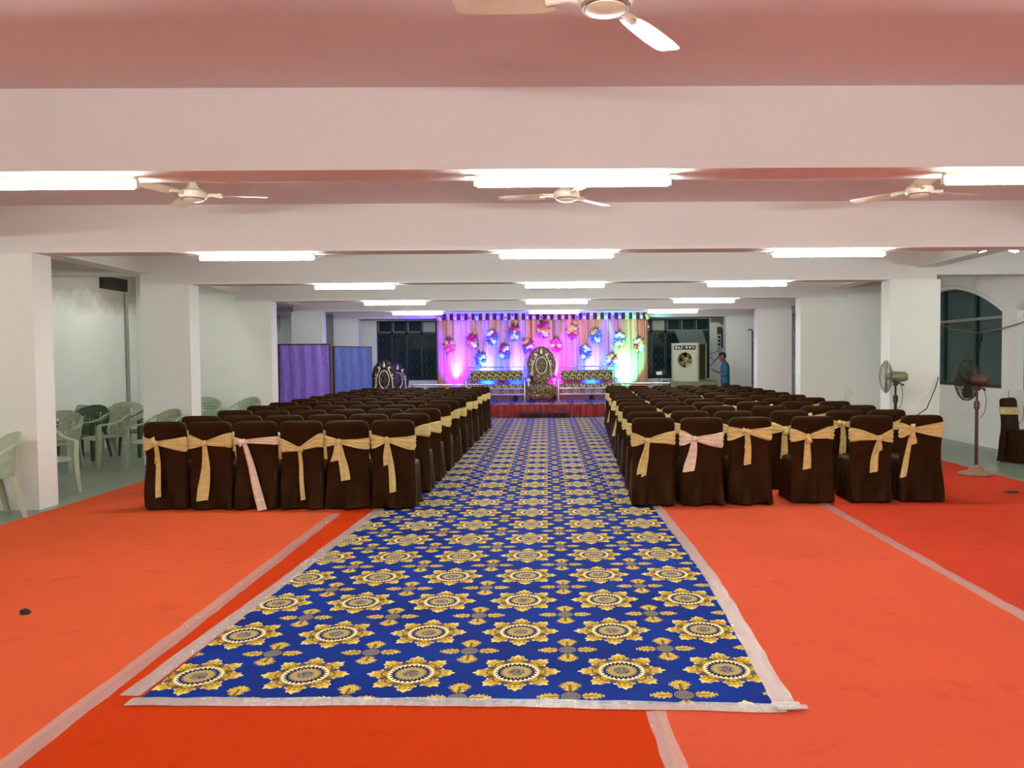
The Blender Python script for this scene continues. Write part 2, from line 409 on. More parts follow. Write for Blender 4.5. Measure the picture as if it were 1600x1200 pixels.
# ------------------------------------------------------------------ room shell
ZC, ZS = 3.26, 2.76
YB = [-2.29, 1.24, 4.77, 8.30, 11.83, 15.36, 18.89, 22.42]        # front faces of the cross beams
TH = 0.30
XL, XR, Y0, Y1 = -8.14, 7.55, -4.0, 23.6
bm = B(); b2(bm, XL-0.3, XR+0.3, Y0, Y1+1.2, -0.2, 0.0); struct('floor', bm, m_floor)
bm = B(); b2(bm, XL-0.3, XR+0.3, Y0, Y1+1.2, ZC, ZC+0.2); struct('ceiling', bm, m_ceiling)
for i, y in enumerate(YB):
    bm = B(); b2(bm, -6.2, 6.02, y, y+TH, ZS, ZC); struct('beam', bm, m_beam)
    bm = B(); b2(bm, XL, -6.2, y, y+TH, 2.91, ZC); struct('beam_left_aisle', bm, m_beam).name = 'aisle_beam'
    bm = B(); b2(bm, 6.02, XR, y, y+TH, 2.83, ZC); struct('aisle_beam', bm, m_beam)
for x0, x1, z in ((-6.36, -6.04, 2.915), (5.74, 6.04, 2.95)):
    bm = B()
    for y, yn in zip(YB, YB[1:]): b2(bm, x0, x1, y+TH, yn, z, ZC)
    struct('lengthwise_beam', bm, m_beam)
# columns under every beam, and those of the outer walls
LX = {8.30: (-6.25, -5.49), 11.83: (-6.2, -5.46), 15.36: (-6.2, -5.48), 18.89: (-6.25, -5.5), 22.42: (-6.2, -5.48)}
RX = {8.30: (5.42, 6.2), 11.83: (5.30, 6.08), 15.36: (5.08, 5.95), 18.89: (5.18, 6.03), 22.42: (5.22, 6.15)}
for y in YB:
    a = LX.get(y, (-6.2, -5.48)); bm = B(); b2(bm, a[0], a[1], y, y+TH+0.02, 0, ZS); struct('column', bm, m_plaster)
    a = RX.get(y, (5.24, 6.02)); bm = B(); b2(bm, a[0], a[1], y, y+TH+0.02, 0, ZS); struct('column', bm, m_plaster)
    bm = B(); b2(bm, XL, XL+0.2, y, y+TH, 0, 2.91); struct('pilaster', bm, m_plaster)
# partitions closing the aisles
bm = B(); b2(bm, XL, -6.2, 15.362, 15.36+TH, 0, 2.91); struct('partition_left', bm, m_plaster).name = 'wall_left_partition'
bm = B(); b2(bm, 5.95, XR, 15.362, 15.36+TH, 0, 2.83); struct('wall_right_partition', bm, m_stain)
bm = B(); b2(bm, XL-0.25, XL, Y0, Y1+1.2, 0, ZC); struct('wall_left', bm, m_damp_shade)
bm = B(); b2(bm, XL-0.25, XR+0.25, Y0-0.2, Y0, 0, ZC); struct('wall_behind', bm, m_plaster)
# right wall with arched windows
WINS = [(0.80, 4.30), (4.66, 8.20), (8.56, 12.27), (12.68, 16.40), (20.35, 23.55)]
SILL, SPR, APX = 1.02, 2.30, 2.82
def arch_z(y, a, b):
    t = (y-(a+b)/2)/((b-a)/2); return APX - (APX-SPR)*t*t
bm = B(); prev = Y0; TW = 0.24
for a, b in WINS:
    b2(bm, XR, XR+TW, prev, a, 0, ZC); b2(bm, XR, XR+TW, a, b, 0, SILL)
    N = 20
    for k in range(N):
        ya, yb = a+(b-a)*k/N, a+(b-a)*(k+1)/N; za, zb = arch_z(ya, a, b), arch_z(yb, a, b)
        q = [bm.verts.new(p) for p in ((XR, ya, za), (XR, yb, zb), (XR, yb, ZC), (XR, ya, ZC), (XR+TW, ya, za), (XR+TW, yb, zb), (XR+TW, yb, ZC), (XR+TW, ya, ZC))]
        for f in ((0, 1, 2, 3), (7, 6, 5, 4), (0, 4, 5, 1)): bm.faces.new([q[i] for i in f])
    prev = b
b2(bm, XR, XR+TW, prev, Y1+1.2, 0, ZC)
struct('wall_right', bm, m_stain)
for i, (a, b) in enumerate(WINS):
    w = bpy.data.objects.new('window_%d' % (i+1), None); COL.objects.link(w); w['kind'] = 'structure'
    xg = XR+0.15
    bm = B()                                     # moulded arch band
    pts = [(XR-0.015, a+(b-a)*k/24, arch_z(a+(b-a)*k/24, a, b)+0.05) for k in range(25)]
    tube(bm, pts, 0.03, 6); obj('arch_moulding', bm, m_plaster, w)
    ys = [a+(b-a)*t for t in (0.0, 0.27, 0.565, 0.80, 1.0)]
    for k in range(4):                           # panes below and above the transom
        p = B(); b2(p, xg, xg+0.01, ys[k]+0.03, ys[k+1]-0.03, SILL+0.03, 2.20); obj('pane', p, m_glass_teal, w, False)
        p = B(); n = 8; lo = []; hi = []
        for j in range(n+1):
            y = ys[k]+0.03+(ys[k+1]-ys[k]-0.06)*j/n; z = max(arch_z(y, a, b), 2.26)
            lo.append(Vector((xg, y, 2.25))); hi.append(Vector((xg, y, z)))
        L = [p.verts.new(v) for v in lo]; H = [p.verts.new(v) for v in hi]
        L2 = [p.verts.new(v+Vector((0.01, 0, 0))) for v in lo]; H2 = [p.verts.new(v+Vector((0.01, 0, 0))) for v in hi]
        for j in range(n):
            p.faces.new((L[j], L[j+1], H[j+1], H[j])); p.faces.new((H2[j], H2[j+1], L2[j+1], L2[j]))
        obj('pane', p, m_glass_teal, w, False)
    bm = B(); b2(bm, xg-0.03, xg+0.03, a, b, SILL, SILL+0.05)
    for k in range(5): b2(bm, xg-0.035, xg+0.03, ys[k]-0.035, ys[k]+0.035, SILL, max(arch_z(ys[k], a, b), SPR)-0.005)
    obj('frame', bm, m_frame, w, False)
    bm = B(); b2(bm, xg-0.05, xg+0.03, a, b, 2.20, 2.25); obj('transom', bm, m_frame_l, w, False)
# back wall with two barred windows
BW = [(-5.22, -2.95, 0.93, 2.76), (2.75, 5.0, 0.93, 2.76)]
bm = B(); T = 0.2
b2(bm, XL, BW[0][0], Y1, Y1+T, 0, ZC); b2(bm, BW[0][1], BW[1][0], Y1, Y1+T, 0, ZC); b2(bm, BW[1][1], 6.2, Y1, Y1+T, 0, ZC)
for a, b, z0, z1 in BW: b2(bm, a, b, Y1, Y1+T, 0, z0); b2(bm, a, b, Y1, Y1+T, z1, ZC)
struct('wall_back', bm, m_plaster)
bm = B(); b2(bm, 6.2, XR, Y1+1.0, Y1+1.2, 0, ZC); struct('wall_back_aisle', bm, m_plaster)
for wi, (a, b, z0, z1) in enumerate(BW):
    w = bpy.data.objects.new('window_%d' % (len(WINS)+wi+1), None); COL.objects.link(w); w['kind'] = 'structure'
    yf = Y1+0.10; n = 5; step = (b-a)/n; zt = 2.37
    bm = B(); b2(bm, a, b, yf-0.03, yf+0.05, z0, z0+0.05); b2(bm, a, b, yf-0.03, yf+0.05, z1-0.04, z1); b2(bm, a, b, yf-0.03, yf+0.05, zt-0.035, zt+0.035)
    for k in range(n+1): b2(bm, a+k*step-0.035, a+k*step+0.035, yf-0.03, yf+0.05, z0, z1)
    obj('frame', bm, m_frame, w, False)
    for k in range(n):
        xa, xb = a+k*step+0.035, a+(k+1)*step-0.035
        bm = B(); b2(bm, xa, xb, yf, yf+0.01, z0+0.05, zt-0.035); obj('pane', bm, m_glass, w, False)
        pale = (wi == 0 and k == 3) or (wi == 1 and k == 1)
        bm = B(); b2(bm, xa, xb, yf-0.005 if pale else yf, yf+0.01, zt+0.035, z1-0.04); obj('pane', bm, m_pane_pale if pale else m_glass, w, False)
        bm = B(); b2(bm, xa, xa+0.03, yf-0.05, yf-0.02, zt+0.04, z1-0.05); b2(bm, xa, xb, yf-0.05, yf-0.02, zt+0.035, zt+0.06)
        obj('vent_frame', bm, m_frame_l, w, False)
        bm = B(); yy = yf-0.05                    # wrought grille: crossing waves and bars
        for xc in (xa+(xb-xa)*0.28, xa+(xb-xa)*0.72):
            for s in (-1, 1):
                tube(bm, [(xc+s*0.06*sin((z0+0.06+q*(zt-z0-0.1)/30)*PI*2/0.46), yy, z0+0.06+q*(zt-z0-0.1)/30) for q in range(31)], 0.007, 5)
        for q in range(5): zz = z0+0.12+q*0.28; tube(bm, [(xa, yy, zz), (xb, yy, zz)], 0.006, 5)
        obj('grille', bm, m_grille, w)

# ------------------------------------------------------------------ tube lights
def make_tube_light():
    t = empty('tube_light')
    bm = B(); b2(bm, -0.62, 0.62, -0.022, 0.022, -0.022, 0); obj('batten', bm, m_white, t, False)
    for s in (-1, 1):
        bm = B(); b2(bm, s*0.615-0.012, s*0.615+0.012, -0.018, 0.018, -0.075, -0.02); obj('lamp_holder', bm, m_white, t, False)
    bm = B(); cyl(bm, (-0.603, 0, -0.052), (0.603, 0, -0.052), 0.024, n=14); obj('tube', bm, m_tube, t)
    cache(t); return t
tl = make_tube_light(); first = True
BEAMNAME = {-2.29: 'the entrance beam', 1.24: 'the carpet front beam, unseen and added', 4.77: 'the nearest beam seen', 8.30: 'the second beam from the viewer',
            11.83: 'the third beam from the viewer', 15.36: 'the fourth beam from the viewer', 18.89: 'the beam before the stage'}
TX = {4.77: (-3.20, 0.17, 3.16), 8.30: (-3.15, 0.11, 3.10), 11.83: (-2.97, 0.28, 3.12), 15.36: (-3.05, 0.20, 3.17), 18.89: (-3.19, 0.18, 3.11)}
for y in YB[1:-1]:  # the row over the carpet front is unseen, added for the near floor
    for k, x in enumerate(TX.get(y, (-3.18, 0.17, 3.14))):
        o = tl if first else copy_tree(tl); first = False
        o.location = (x, y+0.15, ZS)
        tag(o, 'white tube light under %s, %s' % (BEAMNAME[y], ('on the plastic chair side', 'above the blue carpet', 'on the arched window side')[k]), 'tube light', group='tube lights under the beams')
for y in (4.77, 8.30):  # out of view, added to brighten the window wall and partition
    for x, z, side in ((6.85, 2.83, 'in the arched window aisle'),):
        o = copy_tree(tl); o.location = (x, y+0.15, z)
        tag(o, 'added unseen white tube light %s under %s' % (side, BEAMNAME[y]), 'tube light', group='tube lights under the beams')
for x, y, z, rz, lab in ((-7.1, 4.92, 2.91, 0, 'added unseen white tube light in the plastic chair aisle under the nearest beam'),  # out of view, added for the column front and the chair's shadow
                         (-6.385, 13.45, 3.06, 90, 'added dim fill tube hidden on the lengthwise beam by the plastic chairs')):
    o = copy_tree(tl); o.location = (x, y, z); o.rotation_euler.z = rad(rz)
    if rz:
        o.rotation_euler = (rad(90), 0, rad(90))
        t_ = [c for c in COL.objects if c.parent == o and c.name.startswith('tube')][0]      # hidden lamp added to brighten the side wall, dimmed
        t_.data = t_.data.copy(); t_.data.materials[0] = m_tube_dim
    tag(o, lab, 'tube light', group='tube lights under the beams')
# twin lamp in the right-hand aisle corner
t = empty('twin_lamp', (5.31, 9.0, 2.95), 0, 'twin bright lamp heads hung at the column line before the arched windows', 'lamp')
bm = B(); lathe(bm, [(0.0, 0), (0.05, 0), (0.04, -0.06), (0.015, -0.08), (0.015, -0.13), (0.0, -0.13)], 12); obj('mount', bm, m_fanring, t)
for s in (-1, 1):
    mx = Matrix.Translation((s*0.14, 0, -0.14)) @ Matrix.Rotation(rad(20*s), 4, 'Y')
    bm = B(); b2(bm, -0.09, 0.09, -0.05, 0.05, 0.0, 0.03, mx); h = obj('lamp_head', bm, m_black, t, False)
    bm = B(); b2(bm, -0.08, 0.08, -0.042, 0.042, -0.012, 0.0, mx); obj('lamp_face', bm, m_flood, h, False)
t.location.z = ZC - 0.29
bm = B(); cyl(bm, (0, 0, 0), (0, 0, 0.29), 0.01, n=8); obj('drop_rod', bm, m_fanring, t)

# ------------------------------------------------------------------ carpets
def strip(name, x0, x1, y0, y1, z, m, label, wob=0.0):
    bm = B(); n = 24
    rings = []
    for k in range(n+1):
        y = y0+(y1-y0)*k/n; w = wob*sin(k*1.7)
        rings.append([Vector((x0+w, y, 0.001)), Vector((x1+w*0.6, y, 0.001)), Vector((x1+w*0.6, y, z)), Vector((x0+w, y, z))])
    loft(bm, rings); return tag(obj(name, bm, m, None, False), label, 'carpet')
strip('red_carpet', -5.37, -2.165, -3.6, 20.2, 0.005, m_red[0], 'lighter orange red carpet strip beside the plastic chairs', 0.012)
strip('red_carpet', -2.16, 0.478, -3.6, 20.2, 0.0052, m_red[1], 'deep red carpet strip lying under the patterned blue carpet')
strip('red_carpet', 0.482, 2.918, -3.6, 20.2, 0.0050, m_red[2], 'salmon red carpet strip at the narrow side of the blue carpet')
strip('red_carpet', 2.922, 5.94, -3.6, 20.2, 0.0048, m_red[3], 'crimson red carpet strip under the pedestal fan', 0.008)
OX, OY = -0.17, 3.84
LE = [(-1.93, 3.60), (-1.88, 5.4), (-1.76, 8.17), (-1.70, 12), (-1.66, 20.42)]
RE = [(1.02, 3.44), (1.13, 5.5), (1.12, 8.2), (1.27, 12), (1.52, 20.42)]
def interp(P, y):
    for (xa, ya), (xb, yb) in zip(P, P[1:]):
        if y <= yb: return xa+(xb-xa)*(y-ya)/(yb-ya)
    return P[-1][0]
bm = B(); rings = []; NY, NX = 90, 24
for k in range(NY+1):
    t = k/NY; row = []
    for j in range(NX+1):
        s = j/NX; yl = LE[0][1]+(LE[-1][1]-LE[0][1])*t; yr = RE[0][1]+(RE[-1][1]-RE[0][1])*t
        y = yl+(yr-yl)*s; xl = interp(LE, max(y, LE[0][1])); xr = interp(RE, max(y, RE[0][1]))
        x = xl+(xr-xl)*s
        rip = 0.003*max(0, s-0.6)*max(0, 1-t*6)*sin((x*1.2+y)*14)
        row.append(Vector((x-OX, y-OY, 0.0095+max(0, rip))))
    rings.append(row)
vr = loft(bm, rings, False, False)
be = [e for e in bm.edges if e.is_boundary]
ex = bmesh.ops.extrude_edge_only(bm, edges=be)
for v in ex['geom']:
    if isinstance(v, bmesh.types.BMVert): v.co.z = 0.0055
blue = obj('blue_carpet', bm, m_blue, None, True, (OX, OY, 0))
tag(blue, 'long blue aisle carpet with gold medallions, taped to the red carpet', 'carpet')
def tapeline(name, pts, w, z, m, parent=None, jag=0.006, label=None, off=(0, 0)):
    bm = B(); L = []; P = [Vector((p[0], p[1])) for p in pts]; fine = []
    for a, b in zip(P, P[1:]):
        n = max(2, int((b-a).length/0.12))
        for k in range(n): fine.append(a+(b-a)*k/n)
    fine.append(P[-1]); rnd = random.Random(len(fine))
    rings = []
    for i, p in enumerate(fine):
        d = (fine[min(i+1, len(fine)-1)]-fine[max(i-1, 0)]).normalized(); nn = Vector((-d.y, d.x))
        wl, wr = w/2+rnd.uniform(-jag, jag), w/2+rnd.uniform(-jag, jag); bump = abs(rnd.gauss(0, 0.0012))
        A, C = p-nn*wl, p+nn*wr
        rings.append([Vector((A.x-off[0], A.y-off[1], z)), Vector((p.x-off[0], p.y-off[1], z+0.0012+bump)), Vector((C.x-off[0], C.y-off[1], z)), Vector((p.x-off[0], p.y-off[1], z-0.0004))])
    loft(bm, rings)
    o = obj(name, bm, m, parent, True)
    if label: tag(o, label, 'tape')
    return o
tapeline('edge_tape', [(-1.97, 3.56), (-0.4, 3.51), (1.06, 3.40)], 0.085, 0.0108, m_tape2, blue, off=(OX, OY))
tapeline('edge_tape', [(-2.00, 3.62), (-1.91, 5.4), (-1.79, 8.17)], 0.10, 0.0112, m_tape2, blue, off=(OX, OY))
tapeline('edge_tape', [(1.07, 3.44), (1.17, 5.5), (1.15, 8.25)], 0.10, 0.0112, m_tape2, blue, off=(OX, OY))
bm = B()
for k in range(4):
    a = k*1.4; bx(bm, 1.08-OX+0.03*cos(a), 3.40-OY+0.025*sin(a), 0.016+0.003*k, 0.10, 0.035, 0.006, None)
obj('crumpled_tape', bm, m_tape2, blue, False)
tapeline('seam_tape', [(-2.10, -3.4), (-2.15, 3.0), (-2.20, 7.9)], 0.11, 0.0062, m_tape, None, label='clear seam tape on the red carpet beside the wide corner of blue carpet')
tapeline('seam_tape', [(0.50, -3.4), (0.49, 2.9), (0.47, 3.40)], 0.09, 0.0062, m_tape, None, label='short clear seam tape running out under the blue carpet front edge')
tapeline('seam_tape', [(2.80, -3.4), (2.88, 4.5), (2.96, 8.6)], 0.10, 0.0062, m_tape, None, label='clear seam tape on the red carpet beside the pedestal fan')

# ------------------------------------------------------------------ banquet chairs in brown covers with sashes
BK = [(0.02, 0.237, 0.050, -0.030), (0.10, 0.235, 0.046, -0.024), (0.20, 0.233, 0.043, -0.016), (0.32, 0.231, 0.040, -0.006), (0.45, 0.224, 0.038, 0.0), (0.56, 0.222, 0.037, -0.006), (0.66, 0.224, 0.036, -0.014),
      (0.76, 0.228, 0.035, -0.024), (0.84, 0.230, 0.034, -0.032), (0.885, 0.229, 0.033, -0.037), (0.912, 0.221, 0.031, -0.040), (0.930, 0.204, 0.026, -0.042), (0.940, 0.178, 0.018, -0.043), (0.944, 0.120, 0.008, -0.044)]
def bk(z):
    for a, b in zip(BK, BK[1:]):
        if z <= b[0]:
            f = max(0, (z-a[0])/(b[0]-a[0])); return [a[i]+(b[i]-a[i])*f for i in (1, 2, 3)]
    return BK[-1][1:]
def back_bm(seed):
    rnd = random.Random(seed); ph = [rnd.uniform(0, 6.28) for _ in range(4)]
    bm = B(); rings = []
    for z, hw, hd, cy in BK:
        ring = []
        k = max(0, 1-z/0.55)
        for x, y in rrect(hw, hd, 0.03, 44):
            w = k*(0.030*sin(x*21+ph[0]+z*6)+0.016*sin(x*47+ph[1]-z*9)-0.012) + 0.0035*sin(x*17+z*25+ph[2])*(z < 0.9)
            if y < 0: y += w
            
            zz = z if z > 0.03 else z+0.006*sin(x*20+ph[2])
            ring.append(Vector((x, y+cy, zz)))
        rings.append(ring)
    loft(bm, rings); return bm
def seat_bm(seed):
    rnd = random.Random(seed); ph = [rnd.uniform(0, 6.28) for _ in range(3)]
    bm = B(); rings = []
    for z, g in ((0.015, 0.022), (0.10, 0.016), (0.22, 0.010), (0.34, 0.004), (0.42, 0.0), (0.455, -0.006), (0.472, -0.024), (0.480, -0.07)):
        ring = []; k = max(0, 1-z/0.44); N = 56
        for i, (x, y) in enumerate(rrect(0.199+g, 0.215+g, 0.05, N)):
            s = k*(0.013*sin(i*2*PI/N*14+ph[0])+0.008*sin(i*2*PI/N*9+ph[1]))
            L = math.hypot(x, y); ring.append(Vector((x+x/L*s, y+y/L*s+0.245, z)))
        rings.append(ring)
    loft(bm, rings); return bm
def sash_bm(kx, kz, zl, zr, hh, seed):
    rnd = random.Random(seed); ph = rnd.uniform(0, 6)
    N = 60; T = 9; bm = B(); base = rrect(0.226, 0.036, 0.03, N)
    grid = []
    for i, (x, y) in enumerate(base):
        if y < -0.02:
            f = min(1, abs(x-kx)/((kx+0.226) if x < kx else (0.226-kx)))**0.9
            z0 = kz+((zl if x < kx else zr)-kz)*min(1, abs(x-kx)/0.2); h = 0.02+(hh*1.28-0.02)*f; bunch = 0.012*(1-f)
        else:
            t = (x+0.226)/0.452; z0 = zl+(zr-zl)*t; h = hh*0.9; bunch = 0
        col = []
        for k in range(T):
            tt = -1+2*k/(T-1); z = z0+h*tt
            hw, hd, cy = bk(z)
            px, py = x/0.226*hw, y/0.036*hd
            o = 0.011+bunch+0.004*sin(tt*9+ph+x*7)*1.7
            L = max(math.hypot(px/hw, py/hd), 1e-6)
            nx, ny = (0, -1) if y <= -0.0355 else ((0, 1) if y >= 0.0355 else (x/abs(x), 0.35*y/0.036))
            nl = math.hypot(nx, ny)
            col.append(Vector((px+nx/nl*o, py+cy+ny/nl*o, z)))
        # close the band with an inner wall so that it has thickness
        inn = [p - Vector((p.x*0.02, 0, 0)) + Vector((0, 0.006 if p.y < bk(p.z)[2] else -0.006, 0)) for p in reversed(col)]
        grid.append(col+inn)
    vr = [[bm.verts.new(p) for p in c] for c in grid]; n = 2*T
    for i in range(N):
        a, b = vr[i], vr[(i+1) % N]
        for k in range(n): bm.faces.new((a[k], a[(k+1) % n], b[(k+1) % n], b[k]))
    return bm
def knot_bm(kx, kz, seed):
    bm = B(); cy = bk(kz)[2]-bk(kz)[1]-0.022
    rnd = random.Random(seed); rings = []; n, m = 14, 9
    for i in range(m+1):
        a = -PI/2+PI*i/m; q = max(cos(a), 0.02); ring = []
        for k in range(n):
            t = 2*PI*k/n; w = 1+0.16*sin(3*t+i*1.3+seed)
            ring.append(Vector((kx+0.034*q*cos(t)*w, cy+0.024*q*sin(t)*w, kz+0.030*sin(a)*(1+0.1*sin(2*t)))))
        rings.append(ring)
    loft(bm, rings); return bm
def tail_bm(kx, kz, ex, ez, w0, w1, seed, layer=0):
    rnd = random.Random(seed); ph = rnd.uniform(0, 6); bm = B(); rings = []; S = 14; n = 7
    for i in range(S+1):
        t = i/S; z = kz-0.01+(ez-kz+0.01)*t; x = kx+(ex-kx)*t+0.006*sin(t*5+ph)
        w = w0+(w1-w0)*min(1, t*1.3); hw, hd, cy = bk(max(z, 0.02)); y0 = cy-hd-0.022-0.007*layer
        if z < 0.5: y0 -= 0.048*(1-z/0.5)
        top, bot = [], []
        for k in range(n):
            s = -1+2*k/(n-1); yy = y0-0.007*cos(s*5+ph+t*1.5)
            zz = z+(0.008*s if i == S else 0)
            top.append(Vector((x+s*w/2, yy-0.002, zz))); bot.append(Vector((x+s*w/2, yy+0.002, zz)))
        rings.append(top+list(reversed(bot)))
    loft(bm, rings); return bm
def bow_bm(kx, kz, dx, dz, w, seed):            # a puffed loop above the knot
    bm = B(); cy = bk(kz)[2]-bk(kz)[1]-0.030; rings = []
    for i in range(9):
        t = i/8; p = Vector((kx+dx*t, cy-0.012*sin(t*PI), kz+dz*t)); h = w*(0.35+0.65*sin(min(1, t*1.15)*PI*0.55))
        nrm = Vector((-dz, 0, dx)).normalized()
        rings.append([p+nrm*h*0.5*cos(a)+Vector((0, 0.010*sin(a), 0)) for a in [2*PI*k/10 for k in range(10)]])
    loft(bm, rings); return bm
backs = {}; legs = None
def make_chair(seed, sm, kx, kz, zl, zr, hh, tails, bows=()):
    c = empty('banquet_chair')
    obj('backrest_cover', back_bm(seed), m_velvet, c, angle=80); obj('seat_cover', seat_bm(seed+50), m_velvet, c, angle=80)
    for x, y in ((-0.205, -0.03), (0.205, -0.03), (-0.2, 0.42), (0.2, 0.42)):
        bm = B(); cyl(bm, (x, y, 0), (x*0.95, y*0.98, 0.40), 0.012, n=8); obj('leg', bm, m_black, c)
    s = obj('sash', sash_bm(kx, kz, zl, zr, hh, seed), sm, c, angle=80)
    obj('knot', knot_bm(kx, kz, seed), sm, s, angle=80)
    for i, (ex, ez, w0, w1) in enumerate(tails): obj('tail', tail_bm(kx, kz, ex, ez, w0, w1, seed+i, i), sm, s, angle=80)
    for dx, dz, w in bows: obj('loop', bow_bm(kx, kz, dx, dz, w, seed), sm, s, angle=80)
    cache(c); return c
#            sash, knot x, knot z, left z, right z, half height, tails (end x, end z, top width, end width)
FRONT_L = [  # from the outer end to the aisle
 (m_gold, -0.085, 0.715, 0.70, 0.70, 0.066, [(-0.045, 0.145, 0.05, 0.066), (-0.085, 0.50, 0.03, 0.03)], [(-0.03, 0.06, 0.05)], 'with off-centre gold sash and one long straight tail'),
 (m_gold, -0.045, 0.715, 0.735, 0.74, 0.066, [(-0.055, 0.11, 0.04, 0.13)], [], 'with a gold sash whose wide tail fans out near the hem'),
 (m_pink, -0.12, 0.73, 0.74, 0.735, 0.036, [(0.09, 0.012, 0.055, 0.10)], [(-0.05, -0.02, 0.08)], 'with a pink sash tail slanting down to the floor'),
 (m_gold, -0.02, 0.645, 0.69, 0.735, 0.062, [(0.035, 0.115, 0.045, 0.05)], [(0.05, -0.005, 0.05)], 'with a low knotted gold sash and one thin tail'),
 (m_gold, -0.08, 0.725, 0.725, 0.70, 0.050, [(-0.015, 0.315, 0.06, 0.095), (-0.135, 0.515, 0.06, 0.075)], [], 'with a gold sash ending in two short broad tails'),
 (m_gold, -0.055, 0.735, 0.71, 0.70, 0.064, [(0.005, 0.185, 0.045, 0.07), (-0.075, 0.465, 0.05, 0.06)], [(-0.02, 0.03, 0.04)], 'with gold sash, one long and one short tail')]
FRONT_R = [  # from the aisle to the outer end
 (m_gold, -0.065, 0.70, 0.715, 0.725, 0.062, [(-0.15, 0.345, 0.05, 0.06), (-0.105, 0.325, 0.04, 0.05)], [], 'with a gold sash and paired tails, next to the blue carpet'),
 (m_pink, -0.085, 0.72, 0.735, 0.70, 0.070, [(-0.145, 0.37, 0.06, 0.12)], [], 'with a pale pink sash and a broad short tail'),
 (m_gold, -0.035, 0.79, 0.765, 0.765, 0.062, [(-0.03, 0.435, 0.05, 0.075), (-0.05, 0.62, 0.05, 0.05)], [(-0.06, 0.02, 0.05)], 'with a high knotted gold sash and a short straight tail'),
 (m_gold, -0.055, 0.725, 0.74, 0.765, 0.060, [(-0.075, 0.375, 0.06, 0.09)], [(0.01, -0.07, 0.06)], 'with a gold sash and a crumpled middle tail'),
 (m_gold, 0.07, 0.70, 0.735, 0.735, 0.062, [(0.005, 0.335, 0.05, 0.09), (0.075, 0.56, 0.06, 0.05)], [], 'with a gold sash knotted towards the fan side'),
 (m_gold, -0.11, 0.79, 0.765, 0.785, 0.070, [(-0.225, 0.275, 0.05, 0.07), (-0.105, 0.63, 0.05, 0.07)], [(-0.01, 0.06, 0.05)], 'with a gold sash and a long tail slanting outwards')]
LXs = [-4.09, -3.60, -3.11, -2.62, -2.13, -1.64]; RXs = [1.12, 1.64, 2.16, 2.85, 3.49, 4.04]
RY = [8.17, 8.19, 8.20, 8.26, 8.26, 8.27]
protoL, protoR = [], []
for i, d in enumerate(FRONT_L):
    c = make_chair(i+1, *d[:8]); c.location = (LXs[i], 8.27-0.02*i, 0.0112 if i == 5 else 0.0055); c.rotation_euler.z = rad(random.uniform(-1.2, 1.2))
    tag(c, 'front row brown chair %s' % d[8], 'chair', 'covered chairs facing the stage'); protoL.append(c)
for i, d in enumerate(FRONT_R):
    c = make_chair(i+21, *d[:8]); c.location = (RXs[i], RY[i], 0.0112 if i == 0 else 0.0055); c.rotation_euler.z = rad(random.uniform(-1.5, 1.5))
    tag(c, 'front row brown chair %s' % d[8], 'chair', 'covered chairs facing the stage'); protoR.append(c)
pale_sash = {}
rnd = random.Random(3)
NROW, PITCH = 11, 0.915
def place(src, x, y, lab):
    c = copy_tree(src); c.location = (x, y, 0.0112 if -1.95 < x < 1.95 else 0.0055); c.rotation_euler.z = rad(rnd.uniform(-0.7, 0.7))
    tag(c, lab, 'chair', 'covered chairs facing the stage')
for r in range(1, NROW):
    y = 8.2+PITCH*r
    for i in range(6):
        src = protoL[rnd.choice((0, 1, 3, 4, 5))]
        place(src, LXs[i]+0.012*(y-8.2)+rnd.uniform(-0.006, 0.006), y+rnd.uniform(-0.05, 0.05)+0.02*(5-i)/5,
              'brown chair with sash, plastic chair side, %s row back, %s from the blue carpet' % (ORD[r], ORD[5-i]))
        src = protoR[rnd.choice((0, 2, 3, 4, 5))]
        k = (y-8.2)/9
        x = RXs[i]*(1-k) + (1.52+0.53*i)*k
        place(src, x+rnd.uniform(-0.01, 0.01), y+rnd.uniform(-0.06, 0.06),
              'brown chair with sash, arched window side, %s row back, %s from the blue carpet' % (ORD[r], ORD[i]))
c = copy_tree(protoR[3]); c.location = (6.90, 11.35, 0); c.rotation_euler.z = rad(-146)
tag(c, 'lone brown covered chair on the bare floor under the arched windows', 'chair')

# ------------------------------------------------------------------ plastic armchairs
def grid_shell(f, nu, nv, thick, holes=()):
    """shell over (u,v) in [0,1]^2 with square holes through it"""
    bm = B()
    P = [[f(i/nu, j/nv) for j in range(nv+1)] for i in range(nu+1)]
    def nrm(i, j):
        a = P[min(i+1, nu)][j]-P[max(i-1, 0)][j]; b = P[i][min(j+1, nv)]-P[i][max(j-1, 0)]
        n = a.cross(b); return n.normalized() if n.length > 1e-9 else Vector((0, 0, 1))
    A = [[bm.verts.new(P[i][j]) for j in range(nv+1)] for i in range(nu+1)]
    C = [[bm.verts.new(P[i][j]-nrm(i, j)*thick) for j in range(nv+1)] for i in range(nu+1)]
    keep = lambda i, j: 0 <= i < nu and 0 <= j < nv and (i, j) not in holes
    for i in range(nu):
        for j in range(nv):
            if (i, j) in holes: continue
            bm.faces.new((A[i][j], A[i+1][j], A[i+1][j+1], A[i][j+1])); bm.faces.new((C[i][j+1], C[i+1][j+1], C[i+1][j], C[i][j]))
            for (di, dj), (p, q) in (((-1, 0), ((i, j), (i, j+1))), ((1, 0), ((i+1, j+1), (i+1, j))), ((0, -1), ((i+1, j), (i, j))), ((0, 1), ((i, j+1), (i+1, j+1)))):
                if not keep(i+di, j+dj):
                    bm.faces.new((A[p[0]][p[1]], A[q[0]][q[1]], C[q[0]][q[1]], C[p[0]][p[1]]))
    return bm
